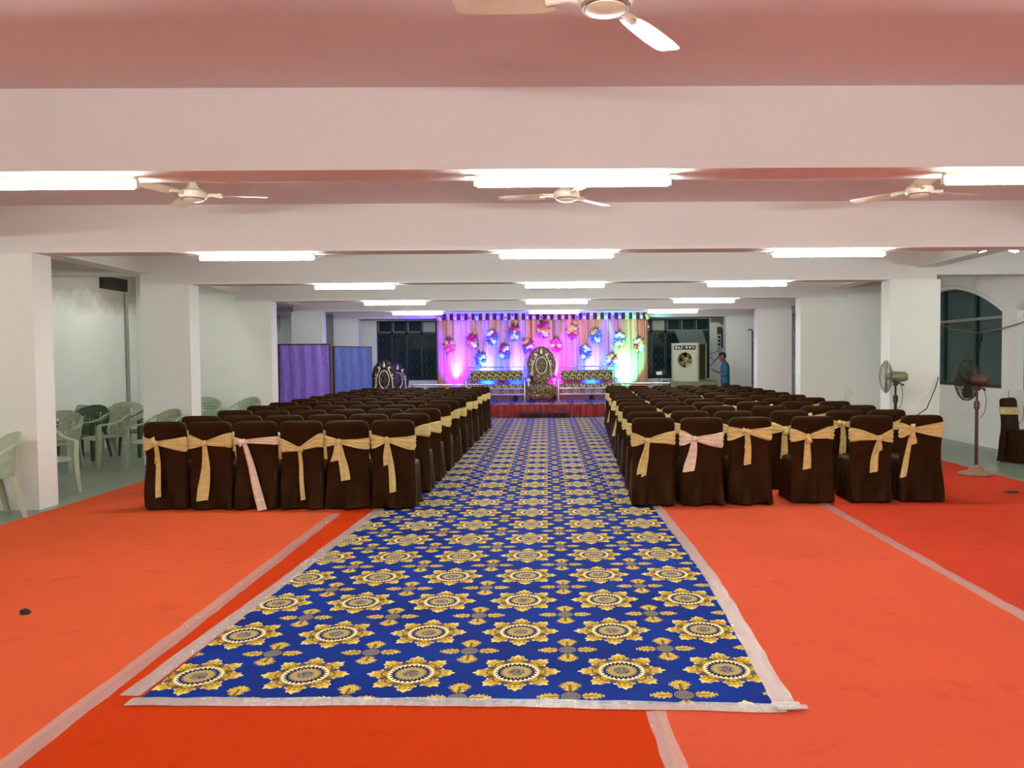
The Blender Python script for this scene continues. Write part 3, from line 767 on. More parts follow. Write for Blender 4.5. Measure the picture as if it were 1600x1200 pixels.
def make_plastic(m):
    """faces -y (towards the viewer at rotation 0)"""
    c = empty('plastic_armchair')
    def back(u, v):
        s = -1+2*u; z = 0.43+0.44*v
        wid = 0.19+0.085*min(1, v*1.6)
        if v > 0.6: wid *= math.sqrt(max(0.0, 1-((v-0.6)/0.41)**2.6))*0.999
        x = s*wid; return Vector((x, 0.22+0.13*v-0.9*x*x*(0.6+v), z))
    holes = {(i, j) for i in (4, 6, 8, 10, 12, 14) for j in (4, 6, 8, 10, 12) if not (j == 12 and i in (4, 14))}
    obj('backrest', grid_shell(back, 19, 18, 0.006, holes), m, c, angle=60)
    def seat(u, v):
        s = -1+2*u; x = s*(0.235-0.03*v); y = -0.23+0.46*v
        return Vector((x, y, 0.425-0.02*(1-s*s)*sin(v*PI)-0.03*max(0, 0.12-v)/0.12+0.012*abs(s)**6))
    obj('seat', grid_shell(seat, 12, 12, 0.007), m, c, angle=60)
    for s in (-1, 1):
        bm = B()                                   # arm: sweeps from the back wing down and forward to the leg top
        pts = [(0.272, 0.245, 0.78, 0.03), (0.285, 0.16, 0.735, 0.04), (0.292, 0.06, 0.675, 0.05), (0.295, -0.06, 0.645, 0.055), (0.29, -0.17, 0.64, 0.058), (0.282, -0.235, 0.632, 0.055), (0.272, -0.262, 0.60, 0.05)]
        rings = []
        for i, (x, y, z, w) in enumerate(pts):
            a = Vector(pts[min(i+1, 6)][:3])-Vector(pts[max(i-1, 0)][:3]); a.normalize()
            up = Vector((1, 0, 0)).cross(a).normalized()
            if up.z < 0: up = -up
            p = Vector((x*s, y, z))
            a1 = Vector((s, 0, 0)); rings.append([p-a1*w*0.5-up*0.004, p-a1*w*0.5+up*0.006, p+a1*w*0.35+up*0.009, p+a1*w*0.5-up*0.012, p+a1*w*0.42-up*0.016, p+a1*w*0.3-up*0.0])
        loft(bm, rings); obj('armrest', bm, m, c, angle=50)
        bm = B(); rings = []                       # front leg, L section, tapering
        for z, w, y, x in ((0.62, 0.055, -0.255, 0.272), (0.42, 0.062, -0.25, 0.262), (0.2, 0.052, -0.262, 0.270), (0.0, 0.040, -0.275, 0.282)):
            rings.append([Vector((s*x+s*w*0.45, y-0.012, z)), Vector((s*x-s*w*0.55, y-0.016, z)), Vector((s*x-s*w*0.55, y-0.008, z)), Vector((s*x+s*w*0.2, y, z)), Vector((s*x+s*w*0.3, y+w*0.8, z)), Vector((s*x+s*w*0.48, y+w*0.8, z))])
        loft(bm, rings); obj('leg', bm, m, c, angle=30)
        bm = B(); rings = []
        for z, w, y, x in ((0.44, 0.06, 0.215, 0.20), (0.2, 0.05, 0.265, 0.222), (0.0, 0.038, 0.31, 0.24)):
            rings.append([Vector((s*x+s*w*0.45, y+0.012, z)), Vector((s*x-s*w*0.55, y+0.016, z)), Vector((s*x-s*w*0.55, y+0.008, z)), Vector((s*x+s*w*0.2, y, z)), Vector((s*x+s*w*0.3, y-w*0.8, z)), Vector((s*x+s*w*0.48, y-w*0.8, z))])
        loft(bm, rings); obj('leg', bm, m, c, angle=30)
        bm = B(); tube(bm, [(s*0.272, 0.24, 0.78), (s*0.255, 0.235, 0.66), (s*0.225, 0.222, 0.52), (s*0.20, 0.215, 0.42)], [0.014, 0.018, 0.018, 0.016], 6); obj('back_post', bm, m, c)
    cache(c); return c
PLC = [(m_pl, -5.74, 7.80, -38, 'pale green plastic armchair standing in front of the nearest column'),
       (m_pl, -6.10, 9.28, 62, 'pale green plastic armchair half hidden behind the nearest column'),
       (m_pl2, -7.15, 11.22, 12, 'sage green plastic armchair with dotted back just past the nearest column'),
       (m_pld, -7.56, 12.60, 0, 'dark green plastic armchair showing white dots behind the pale ones'),
       (m_pl2, -6.88, 11.98, -32, 'sage green plastic armchair standing free in the middle of the side aisle'),
       (m_pld, -6.86, 13.10, -30, 'dark green plastic armchair behind the sage one near the second column'),
       (m_pl, -7.74, 13.35, 160, 'pale green plastic armchair turned to the wall at the rear of the group'),
       (m_pl, -7.70, 14.2, 200, 'pale yellowish plastic armchair farthest back by the damp wall'),
       (m_pl2, -5.80, 11.38, -28, 'sage green plastic armchair in front of the second column'),
       (m_pl2, -6.70, 14.98, 12, 'sage green plastic armchair against the partition next to the second column'),
       (m_pl2, -5.95, 14.92, -25, 'sage green plastic armchair against the partition next to the covered chairs')]
pp = {}
for m, x, y, a, lab in PLC:
    if m not in pp: pp[m] = o = make_plastic(m)
    else: o = copy_tree(pp[m])
    o.location = (x, y, 0); o.rotation_euler.z = rad(a); tag(o, lab, 'chair', 'plastic armchairs in the side aisle')

# ------------------------------------------------------------------ ceiling fans
def make_fan():
    f = empty('ceiling_fan')
    bm = B(); lathe(bm, [(0, 0), (0.055, 0), (0.05, -0.03), (0.018, -0.075), (0, -0.075)], 20); obj('canopy', bm, m_fanbeige, f)
    bm = B(); cyl(bm, (0, 0, -0.07), (0, 0, -0.17), 0.012, n=10); obj('downrod', bm, m_fanbeige, f)
    bm = B(); lathe(bm, [(0, -0.13), (0.022, -0.13), (0.034, -0.165), (0.062, -0.205), (0.0, -0.205)], 20); obj('lower_canopy', bm, m_fanbeige, f)
    bm = B(); lathe(bm, [(0, -0.212), (0.085, -0.212), (0.112, -0.235), (0.115, -0.262), (0.10, -0.285), (0, -0.285)], 28); mo = obj('motor', bm, m_fanbeige, f)
    bm = B(); lathe(bm, [(0.088, -0.284), (0.098, -0.284), (0.094, -0.296), (0.084, -0.296), (0.088, -0.284)], 28); obj('trim_ring', bm, m_fanring, mo)
    bm = B(); lathe(bm, [(0, -0.285), (0.084, -0.285), (0.080, -0.300), (0.05, -0.312), (0, -0.316)], 28); obj('cap', bm, m_fanbeige, mo)
    for k in range(3):
        mx = Matrix.Rotation(k*2*PI/3, 4, 'Z')
        bm = B(); rings = []
        for r, w, tw in ((0.20, 0.10, 12), (0.26, 0.128, 12), (0.38, 0.135, 10), (0.50, 0.13, 8), (0.575, 0.115, 7), (0.60, 0.07, 7)):
            t = rad(tw)
            rings.append([mx @ Vector((r, s*w/2*cos(t), -0.262+s*w/2*sin(t)+dz)) for s, dz in ((-1, 0), (-0.3, 0.006), (0.3, 0.006), (1, 0), (0.3, 0.002), (-0.3, 0.002))])
        loft(bm, rings); b = obj('blade', bm, m_fanbeige, f)
        bm = B(); p = [mx @ Vector(q) for q in ((0.10, 0, -0.255), (0.15, 0.01, -0.252), (0.235, 0, -0.255))]; tube(bm, p, [0.018, 0.014, 0.02], 6); obj('blade_bracket', bm, m_fanbeige, b)
    cache(f); return f
fan = make_fan(); first = True
for (x, y, a, lab) in [(0.24, 3.06, 176, 'cream ceiling fan overhead, nearest one, cut by the upper frame edge'),
                       (-3.0, 6.62, 8, 'cream ceiling fan between the first two beams on the plastic chair side'),
                       (0.18, 6.70, 170, 'cream ceiling fan between the first two beams above the blue carpet'),
                       (3.20, 6.60, 14, 'cream ceiling fan between the first two beams on the arched window side'),
                       (-3.0, 10.15, 5, 'cream ceiling fan peeping out below the second beam by the plastic chairs'),
                       (0.18, 10.15, 40, 'cream ceiling fan behind the middle tube light of the second beam'),
                       (3.0, 10.15, 175, 'cream ceiling fan peeping out below the second beam by the arched windows')]:
    o = fan if first else copy_tree(fan); first = False
    o.location = (x, y, ZC); o.rotation_euler.z = rad(a); tag(o, lab, 'ceiling fan', 'ceiling fans')

# ------------------------------------------------------------------ pedestal fans
def pedestal(name, loc, rz, hz, R, cage, blade_m, pole_m, motor_m, base_m, label, offset=0.10):
    """rz turns the axis; at 0 the fan blows towards -x"""
    f = empty(name, loc, rz, label, 'fan')
    bm = B(); lathe(bm, [(0, 0), (0.21, 0), (0.215, 0.018), (0.19, 0.034), (0.10, 0.055), (0.085, 0.10), (0.045, 0.135), (0, 0.135)], 32); obj('base', bm, base_m, f)
    bm = B(); cyl(bm, (0, 0, 0.12), (0, 0, hz-0.30), 0.022, n=14); obj('lower_pole', bm, pole_m, f)
    bm = B(); cyl(bm, (0, 0, hz-0.32), (0, 0, hz-0.06), 0.015, n=12); obj('upper_pole', bm, pole_m, f)
    bm = B(); lathe(bm, [(0, hz-0.38), (0.034, hz-0.38), (0.036, hz-0.30), (0.026, hz-0.27), (0, hz-0.27)], 16); obj('collar', bm, pole_m, f)
    bm = B(); bx(bm, 0, 0, hz-0.085, 0.07, 0.05, 0.10); obj('tilt_bracket', bm, pole_m, f)
    ax = Matrix.Translation((0, 0, hz)) @ Matrix.Rotation(-PI/2, 4, 'Y')     # lathe z -> -x
    bm = B(); lathe(bm, [(0, -0.17), (0.045, -0.165), (0.072, -0.13), (0.078, -0.05), (0.078, 0.05), (0.055, 0.075), (0, 0.08)], 24, mx=ax); mo = obj('motor', bm, motor_m, f)
    bm = B(); cyl(bm, (0.0, 0, hz-0.07), (0.09, 0, hz-0.115), 0.010, n=8); ball(bm, (0.10, 0, hz-0.12), 0.018, n=8, m=6); obj('oscillation_knob', bm, m_black, mo)
    bm = B()
    tube(bm, [(0.06, 0.04, hz-0.07), (0.10, 0.05, hz-0.25), (0.08, 0.05, hz-0.42), (0.03, 0.03, hz-0.5)], 0.004, 5); obj('cord', bm, m_wire, mo)
    # blades
    c0 = -0.13
    bm = B(); lathe(bm, [(0, 0.075), (0.045, 0.075), (0.045, 0.13), (0.02, 0.16), (0, 0.162)], 18, mx=ax); hub = obj('hub', bm, blade_m, f)
    for k in range(4):
        rings = []
        for r, w in ((0.04, 0.05), (0.08, 0.11), (0.14, 0.16), (R*0.72, 0.17), (R*0.86, 0.12), (R*0.90, 0.05)):
            a0 = k*PI/2; t = rad(26)
            ring = []
            for s, th in ((-1, 0), (0, 0.004), (1, 0), (0, -0.004)):
                la = s*w/2*cos(t); dx = s*w/2*sin(t)*0.75+th
                ring.append(Vector((c0+dx, r*cos(a0)-la*sin(a0), hz+r*sin(a0)+la*cos(a0))))
            rings.append(ring)
        bm = B(); loft(bm, rings); obj('blade', bm, blade_m, hub)
    # guard: rear and front domes of rings and wires, joined by the rim band
    def dome(name, xs, n_spk):
        bm = B()
        prof = [(r, xs(r/R)) for r in [R*q for q in (0.16, 0.34, 0.5, 0.66, 0.82, 1.0)]]
        for r, x in prof: tube(bm, [(x, r*cos(2*PI*k/40), hz+r*sin(2*PI*k/40)) for k in range(40)], 0.0026 if r < R else 0.006, 4, closed=True)
        for k in range(n_spk):
            a = 2*PI*k/n_spk
            tube(bm, [(x, r*cos(a+0.25*(1-r/R)), hz+r*sin(a+0.25*(1-r/R))) for r, x in prof], 0.0026, 4)
        return obj(name, bm, cage, f)
    dome('rear_guard', lambda q: c0+0.085-0.075*q**3, 64); fg = dome('front_guard', lambda q: c0-0.095+0.085*q**3, 48)
    bm = B(); lathe(bm, [(0, 0.215), (0.05, 0.215), (0.05, 0.230), (0, 0.236)], 20, mx=ax); obj('badge', bm, motor_m, fg)
    return f
pedestal('pedestal_fan', (5.66, 10.05, 0.0055), rad(-60), 1.25, 0.27, m_cage_d, m_bladedark, m_rust, m_rust, m_fanbase, 'dark rusty pedestal fan with round tan base on the red carpet edge')
pedestal('pedestal_fan', (5.16, 11.32, 0.0055), rad(-24), 1.27, 0.245, m_cage_l, m_bladegrey, m_black, m_motorg, m_black, 'pedestal fan with olive green motor behind the covered chairs')

# ------------------------------------------------------------------ stage
st = empty('stage', (0, 0, 0), 0, 'low stage with pleated red satin front and patterned blue top', 'stage')
ZST = 0.36
bm = B(); b2(bm, -3.66, 3.32, 20.56, 22.40, 0.0, ZST-0.012); obj('platform', bm, m_wood, st, False)
bm = B(); b2(bm, -3.68-OX, 3.34-OX, 20.53-OY, 22.40-OY, ZST-0.012, ZST); obj('top_carpet', bm, m_stagecarpet, st, False, (OX, OY, 0))
bm = B(); rings = []
NP = 420
for z, k in ((0.02, 1.0), (0.14, 0.9), (0.26, 0.75), (ZST-0.015, 0.4)):
    fr, bk_ = [], []
    for i in range(NP+1):
        x = -3.67+7.0*i/NP; y = 20.515-0.016*k*sin(x*34+2*sin(x*3.1))-0.008*k*sin(x*71)
        fr.append(Vector((x, y, z)))
    rings.append(fr)
vr = loft(bm, rings, False, False)
r2 = [[Vector((v.co.x, v.co.y+0.006, v.co.z)) for v in r] for r in vr]; loft(bm, r2, False, False)
obj('skirt', bm, m_skirt, st)
step = empty('step_box', (-0.11, 20.32, 0.0115), 0, 'low black step bench at the stage front on the blue carpet', 'step')
bm = B(); b2(bm, -0.66, 0.66, -0.16, 0.13, 0.13, 0.165); obj('tread', bm, m_black, step, False)
for s in (-1, 1):
    bm = B(); b2(bm, s*0.64-0.02, s*0.64+0.02, -0.14, 0.12, 0, 0.13); obj('leg', bm, m_black, step, False)
# backdrop
YD = 22.28; X0, X1 = -3.18, 2.91
bd = empty('curtain_backdrop', (0, YD, ZST), 0, 'wide peach sequinned curtain backdrop behind the throne, lit purple and blue', 'backdrop'); bd['kind'] = 'thing'
NPN = 9; pw = (X1-X0)/NPN
for k in range(NPN):
    xa = X0+k*pw; rnd_ = random.Random(k); bm = B(); nx, nz = 40, 8; rings = []
    for j in range(nz+1):
        z = 0.005+(2.74-ZST)*j/nz
        row = []
        for i in range(nx+1):
            u = i/nx; x = xa+pw*(u*0.996+0.002)
            amp = 0.016*(0.6+0.4*j/nz)
            y = -amp*sin(u*2*PI*3+k*1.3)-0.008*sin(u*2*PI*7+k+j*0.2)+0.02*(1 if u < 0.03 or u > 0.97 else 0)
            row.append(Vector((x, y, z)))
        rings.append(row)
    vr = loft(bm, rings, False, False)
    loft(bm, [[v.co+Vector((0, 0.006, 0)) for v in r] for r in vr], False, False)
    obj('curtain_panel', bm, m_curtain, bd, angle=90)
bm = B()
for x in (X0, -0.13, X1): cyl(bm, (x, 0.07, 0), (x, 0.07, 2.52), 0.02, n=10)
cyl(bm, (X0, 0.07, 2.50), (X1, 0.07, 2.50), 0.02, n=10); obj('support_frame', bm, m_steel, bd)
# valance: maroon gathers alternating with ivory flower tufts
va = empty('valance', (0, YD-0.05, 0), 0, 'maroon and ivory flowered valance along the top of the backdrop', 'valance')
def gather(x, w, ph):
    bm = B(); rings = []
    for z, k in ((2.70, 1.0), (2.76, 0.9), (2.83, 0.7), (2.885, 0.9)):
        rings.append([Vector((x+w*(q/8-0.5), -0.012*k*sin(q*1.9+ph)-0.01*k, z+(0.012*sin(q*0.8+ph) if z < 2.72 else 0))) for q in range(9)]
                     + [Vector((x+w*(q/8-0.5), 0.02, z)) for q in range(8, -1, -1)])
    loft(bm, rings); return bm
NV = 29
blossom = {}
def blossom_bm(R):
    bm = B()
    for ring_n, rr, lift, sz in ((6, 0.62, 0.0, 0.55), (5, 0.30, 0.25, 0.42)):
        for k in range(ring_n):
            a = 2*PI*k/ring_n+lift*3; c = Vector((cos(a)*rr*R, -lift*R-0.1*R, sin(a)*rr*R))
            mx = Matrix.Translation(c) @ Matrix.Rotation(-a, 4, 'Y') @ Matrix.Rotation(rad(35), 4, 'Z')
            ball(bm, (0, 0, 0), sz*R, 0.16*R, sz*R*0.8, 6, 4, mx)
    ball(bm, (0, -0.45*R, 0), 0.26*R, n=6, m=4)
    return bm
for k, m in m_fl.items():
    o = obj('blossom_'+k, blossom_bm(0.055), m); blossom[k] = o.data; bpy.data.objects.remove(o)
def put_blossom(kind, p, parent, s=1.0, rz=0, rx=0):
    o = bpy.data.objects.new('blossom', blossom[kind]); COL.objects.link(o); o.parent = parent; o.location = p; o.scale = (s, s, s); o.rotation_euler = (rx, rnd.uniform(0, 6), rz)
    return o
for k in range(NV):
    x = X0+0.22+(X1-X0-0.30)*k/(NV-1); w = (X1-X0)/NV*0.52
    obj('maroon_gather', gather(x, w, k*1.1), m_maroon, va)
    x2 = x+(X1-X0)/NV*0.5
    if k < NV-1:
        g = obj('ivory_gather', gather(x2, w, k*1.7), m_valwhite, va)
        put_blossom(('white', 'yellow', 'pink', 'white', 'blue')[k % 5], (x2, -0.035, 2.845), g, 0.72)
        put_blossom(('yellow', 'white', 'white', 'pink', 'white')[k % 5], (x2, -0.035, 2.755), g, 0.72)
put_blossom('yellow', (X0+0.05, -0.02, 2.78), va, 1.2); put_blossom('white', (X0+0.1, -0.02, 2.72), va, 0.9)
put_blossom('yellow', (X1-0.02, -0.02, 2.80), va, 1.2); put_blossom('white', (X1-0.0, -0.02, 2.72), va, 0.9)
# flower bunches pinned on the backdrop
BQ = [(702, 539, 'ryopw', 'flower bunch at the end of the backdrop over the folding screen, lit pink'),
      (738, 532, 'rrowp', 'flower bunch second in from the folding screen end of the backdrop'),
      (768.5, 526, 'wrbwv', 'flower bunch of white and blue above the scroll bench nearest the screen'),
      (804, 519, 'robwy', 'high flower bunch above the inner end of the bench nearest the screen'),
      (751, 561, 'bwbwv', 'lowest blue flower bunch just over the bench nearest the screen'),
      (788, 548, 'rwrbw', 'red and white flower bunch in the middle above the bench nearest the screen'),
      (824.5, 539, 'yrrwb', 'red flower bunch just beside the throne top on the screen side'),
      (849, 514, 'rpywp', 'largest red and pink flower bunch straight above the throne'),
      (869, 538, 'ppwrp', 'pink flower bunch just beside the throne top on the cooler side'),
      (894, 517, 'yyorv', 'yellow hearted flower bunch above the inner end of the bench nearest the cooler'),
      (914.5, 549, 'bwvbw', 'blue flower bunch low above the middle of the bench nearest the cooler'),
      (930.5, 524, 'ybbwb', 'blue flower bunch with a yellow top above the bench nearest the cooler'),
      (956, 562, 'yrwbr', 'lowest flower bunch at the outer end of the bench nearest the cooler'),
      (968, 529, 'wwbgw', 'pale flower bunch lit green beside the outermost one'),
      (998.5, 538, 'wyrwo', 'outermost flower bunch on the cooler end of the backdrop')]
CM = dict(r='red', y='yellow', o='orange', p='pink', w='white', b='blue', v='violet', g='yellow')
def ray(px, py): return cam_dir((px-870)/1200, (py-600)/1200, 1)
for px, py, cs, lab in BQ:
    d = ray(px, py); t = (YD-0.10)/d.y
    q = empty('flower_bunch', (d.x*t, YD-0.06, 1.6+d.z*t), 0, lab, 'flowers', 'flower bunches on the backdrop')
    big = 1.5 if py == 514 else 1.35
    bm = B()
    for k in range(22):
        a = k*2*PI/22+rnd.uniform(-0.2, 0.2); L = (0.15+rnd.uniform(0, 0.06))*big; y = rnd.uniform(-0.06, 0.0); w = 0.026
        dv = Vector((cos(a)*0.8, 0, sin(a)*1.1)); pr = Vector((-sin(a), 0, cos(a)))
        p0 = dv*0.03+Vector((0, y*0.5, 0)); p1 = dv*L*0.6+Vector((0, y-0.02, 0)); p2 = dv*L+Vector((0, y, 0))
        loft(bm, [[p0-pr*0.004, p0+Vector((0, -0.004, 0)), p0+pr*0.004, p0+Vector((0, 0.004, 0))], [p1-pr*w, p1+Vector((0, -0.008, 0)), p1+pr*w, p1+Vector((0, 0.003, 0))], [p2-pr*0.002, p2+Vector((0, -0.002, 0)), p2+pr*0.002, p2+Vector((0, 0.002, 0))]])
    obj('leaves', bm, m_leaf, q)
    bm = B(); ball(bm, (0, 0.0, 0), 0.075*big, 0.072, 0.09*big, 10, 6); obj('foam_base', bm, m_leaf, q)
    spots = [(0, 0.085), (-0.06, 0.05), (0.06, 0.045), (0, 0.01), (-0.07, -0.025), (0.065, -0.03), (-0.01, -0.07), (0.045, -0.10), (-0.045, -0.105)]
    for k, (sx, sz) in enumerate(spots):
        kind = CM[cs[k*len(cs)//len(spots)] if rnd.random() < 0.75 else rnd.choice(cs)]
        put_blossom(kind, (sx*big, -0.075-0.01*(k % 3), sz*big), q, 0.95*big)
# coloured cans on the stage floor behind the seats
for i, (x, c, w) in enumerate(STAGE_CANS):
    e = empty('stage_can', (x, YD-0.42, ZST), 0, 'small black stage can on the stage floor, %s along the backdrop foot' % ORD[i], 'stage light', 'stage cans behind the seats')
    tilt = Matrix.Translation((0, 0, 0.10)) @ Matrix.Rotation(rad(-16), 4, 'X')
    bm = B(); lathe(bm, [(0.03, -0.07), (0.055, -0.06), (0.058, 0.05), (0.062, 0.055), (0.052, 0.055), (0.050, 0.03), (0.0, 0.03)], 18, mx=tilt); obj('housing', bm, m_can, e)
    bm = B(); tube(bm, [(-0.066, 0, 0.10), (-0.066, 0, 0.008), (0.066, 0, 0.008), (0.066, 0, 0.10)], 0.006, 6); obj('yoke', bm, m_can, e)
    ld = bpy.data.lights.new('can_lamp', 'SPOT'); ld.energy = w; ld.color = c; ld.spot_size = rad(74); ld.spot_blend = 1.0; ld.shadow_soft_size = 0.05
    lo = bpy.data.objects.new('can_lamp', ld); COL.objects.link(lo); lo.parent = e; lo.location = (0, 0.02, 0.165)
    dirv = Vector((0.02*(-1)**i, 0.42, 1.02)); lo.rotation_euler = dirv.to_track_quat('-Z', 'Y').to_euler()
    ld = bpy.data.lights.new('added_white_spot', 'SPOT'); ld.energy = STAGE_WHITE; ld.color = (1, 0.97, 1); ld.spot_size = rad(30); ld.spot_blend = 1.0; ld.shadow_soft_size = 0.03
    lo = bpy.data.objects.new('added_white_spot', ld); COL.objects.link(lo); lo.parent = e; lo.location = (0, 0.02, 0.165)
    dirv = Vector((0.04*(-1)**i, 0.42, 0.88)); lo.rotation_euler = dirv.to_track_quat('-Z', 'Y').to_euler()

# ------------------------------------------------------------------ thrones
def throne(name, loc, rz, m, label, s=1.0, H=1.55):
    t = empty(name, loc, rz, label, 'throne'); t.scale = (s, s, s)
    zc, rx, rzz = 0.98, 0.43, 0.57
    bm = B(); N = 48; rings = []
    def outl(k, q, y):
        a = 2*PI*k/N
        sc_ = 1+0.035*abs(sin(a*7))
        z = zc+rzz*q*sin(a)*sc_; x = rx*q*cos(a)*sc_
        if sin(a) < 0: x = x*(1-0.18*(-sin(a)))
        return Vector((x, y, z))
    for q, y in ((0.97, 0.12), (1.0, 0.06), (0.98, 0.0), (0.90, -0.035), (0.80, -0.02), (0.70, -0.035), (0.60, -0.015), (0.4, -0.03), (0.02, -0.04)):
        rings.append([outl(k, q, y) for k in range(N)])
    loft(bm, rings); bk_ = obj('carved_back', bm, m, t, angle=70)
    bm = B(); tube(bm, [(0.165*cos(2*PI*k/32), -0.055, zc+0.04+0.235*sin(2*PI*k/32)) for k in range(32)], 0.016, 6, closed=True); obj('oval_moulding', bm, m_silver, bk_)
    bm = B()
    for sx in (-1, 1):
        tube(bm, [(sx*(0.12+0.16*sin(q/12*PI*0.62)), -0.06, zc+0.36-0.62*q/12*0.95) for q in range(13)], [0.010+0.012*abs(sin(q*1.1)) for q in range(13)], 6)
        tube(bm, [(sx*(0.30-0.045*cos(q/9*PI*1.6)*(1-q/14)), -0.055, zc-0.2-0.05*sin(q/9*PI*1.6)) for q in range(10)], 0.013, 6)
        ball(bm, (sx*0.17, -0.055, zc+0.35), 0.045, 0.02, 0.035, 8, 6)
        for q in range(5): ball(bm, (sx*(0.275+0.012*sin(q*2)), -0.055, zc+0.16-0.085*q), 0.022, 0.014, 0.034, 7, 5)
    obj('scroll_ornament', bm, m_silver, bk_)
    bm = B(); loft(bm, [[Vector((w*cos(a), -0.055+0.012*sin(a), z)) for a in [2*PI*k/8 for k in range(8)]] for w, z in ((0.012, zc+0.36), (0.05, zc+0.40), (0.032, zc+0.45), (0.012, zc+0.49), (0.003, zc+0.52))]); obj('crest', bm, m_silver, bk_)
    bm = B(); loft(bm, [[Vector((x, y-0.30, z)) for x, y in rrect(0.36*g, 0.28*g, 0.07, 32)] for z, g in ((0.12, 1.0), (0.40, 1.0), (0.46, 0.99), (0.49, 0.93), (0.50, 0.7))]); obj('seat', bm, m, t, angle=60)
    for sx in (-1, 1):
        bm = B(); tube(bm, [(sx*0.36, 0.0, 0.72), (sx*0.385, -0.2, 0.70), (sx*0.385, -0.42, 0.66), (sx*0.375, -0.52, 0.60)], [0.045, 0.052, 0.055, 0.045], 10)
        tube(bm, [(sx*0.375, -0.50, 0.62), (sx*0.37, -0.53, 0.45), (sx*0.37, -0.52, 0.2)], [0.045, 0.05, 0.045], 10); a = obj('armrest', bm, m, t)
        mx = Matrix.Translation((sx*0.378, -0.57, 0.62)) @ Matrix.Rotation(PI/2, 4, 'X')
        bm = B(); lathe(bm, [(0, -0.01), (0.055, -0.01), (0.06, 0.005), (0.045, 0.018), (0.03, 0.010), (0.018, 0.022), (0, 0.024)], 18, mx=mx)
        tube(bm, [(sx*0.378, -0.575, 0.56), (sx*0.37, -0.58, 0.49), (sx*0.375, -0.575, 0.43)], [0.02, 0.032, 0.012], 7); obj('rosette', bm, m_silver, a)
        for y in (-0.5, -0.08):
            bm = B(); lathe(bm, [(0, 0), (0.028, 0), (0.034, 0.03), (0.026, 0.07), (0.045, 0.13), (0, 0.13)], 12, o=(sx*0.31, y, 0)); obj('leg', bm, m_black, t)
    bm = B()
    for k in range(5):
        for j in range(3):
            x = -0.28+0.14*k+(0.07 if j % 2 else 0); z = 0.18+0.09*j
            if x < 0.31: ball(bm, (x, -0.585, z), 0.055, 0.018, 0.04, 8, 5)
    obj('tufted_front', bm, m, t)
    return t
throne('throne', (-0.17, 21.85, ZST), 0, m_throne, 'tall oval backed carved gold throne in the middle of the stage', 0.95).scale.z = 1.0
throne('throne', (-4.42, 20.85, 0), rad(6), m_throne_d, 'dark carved throne on the floor beside the folding screen', 0.80)
bpy.data.objects['throne.001'].scale = (0.80, 0.9, 1.02)
th3 = throne('throne', (-4.28, 21.90, 0), rad(35), m_throne_d, 'dark carved throne mostly hidden behind the other dark one', 0.85)
th3.scale = (0.85, 0.85, 0.96)

# ------------------------------------------------------------------ steel benches
def bench(loc, label, flip=1):
    b = empty('steel_bench', loc, 0, label, 'bench', 'steel benches flanking the throne')
    W = 0.81
    bm = B(); tube(bm, [(-W+0.02, 0.30, 0.0), (-W+0.02, 0.30, 0.98), (W-0.02, 0.30, 0.98), (W-0.02, 0.30, 0.0)], 0.018, 10)
    tube(bm, [(-W+0.02, 0.30, 0.87), (W-0.02, 0.30, 0.87)], 0.013, 8); tube(bm, [(-W+0.02, 0.30, 0.60), (W-0.02, 0.30, 0.60)], 0.013, 8); obj('back_frame', bm, m_steel, b)
    bm = B(); loft(bm, [[Vector((x, 0.28+y, z)) for x, y in rrect((W-0.07)*g, 0.035*g, 0.02, 32)] for z, g in ((0.61, 0.96), (0.63, 1.0), (0.84, 1.0), (0.86, 0.96))]); obj('back_cushion', bm, m_swirl, b)
    bm = B(); loft(bm, [[Vector((x, 0.02+y, z)) for x, y in rrect((W-0.04)*g, 0.25*g, 0.04, 36)] for z, g in ((0.40, 0.98), (0.415, 1.0), (0.47, 1.0), (0.49, 0.97))]); obj('seat_cushion', bm, m_swirl, b)
    bm = B()
    for z in (0.385, 0.22): tube(bm, [(-W, -0.24, z), (W, -0.24, z)], 0.02, 10)
    for s in (-1, 1): tube(bm, [(s*(W-0.02), -0.24, 0.385), (s*(W-0.02), 0.30, 0.385)], 0.016, 8)
    obj('seat_rail', bm, m_steel, b)
    for k in range(5):
        x = -W+0.2+k*(2*W-0.4)/4
        bm = B(); tube(bm, [(x+0.075*cos(2*PI*q/20), -0.24, 0.303+0.062*sin(2*PI*q/20)) for q in range(20)], 0.008, 5, closed=True)
        tube(bm, [(x-0.05, -0.24, 0.26), (x, -0.24, 0.303), (x+0.05, -0.24, 0.26)], 0.007, 5); tube(bm, [(x-0.05, -0.24, 0.345), (x, -0.24, 0.303), (x+0.05, -0.24, 0.345)], 0.007, 5)
        obj('ring_ornament', bm, m_steel, b)
    for s in (-1, 1):
        bm = B(); tube(bm, [(s*W, -0.25, 0.0), (s*W, -0.25, 0.58), (s*W, -0.22, 0.63), (s*W, -0.1, 0.645), (s*W, 0.28, 0.645)], 0.024, 10); obj('armrest_leg', bm, m_steel, b).name = 'leg'
        bm = B(); tube(bm, [(s*(W-0.05), -0.1, 0.40), (s*(W-0.05), -0.1, 0.62)], 0.012, 8); tube(bm, [(s*(W-0.05), 0.08, 0.40), (s*(W-0.05), 0.08, 0.62)], 0.012, 8); obj('arm_spindle', bm, m_steel, b)
    bm = B()
    for k in range(2):
        tube(bm, [((W-0.16-0.07*k)*flip, 0.295, 0.89), ((W-0.14-0.07*k)*flip, 0.295, 0.915), ((W-0.165-0.07*k)*flip, 0.295, 0.93), ((W-0.14-0.07*k)*flip, 0.295, 0.955)], 0.006, 5)
    obj('scroll_detail', bm, m_steel, b)
    return b
bench((-1.45, 21.55, ZST), 'steel bench with black and gold scroll cushions on the folding screen side of the throne')
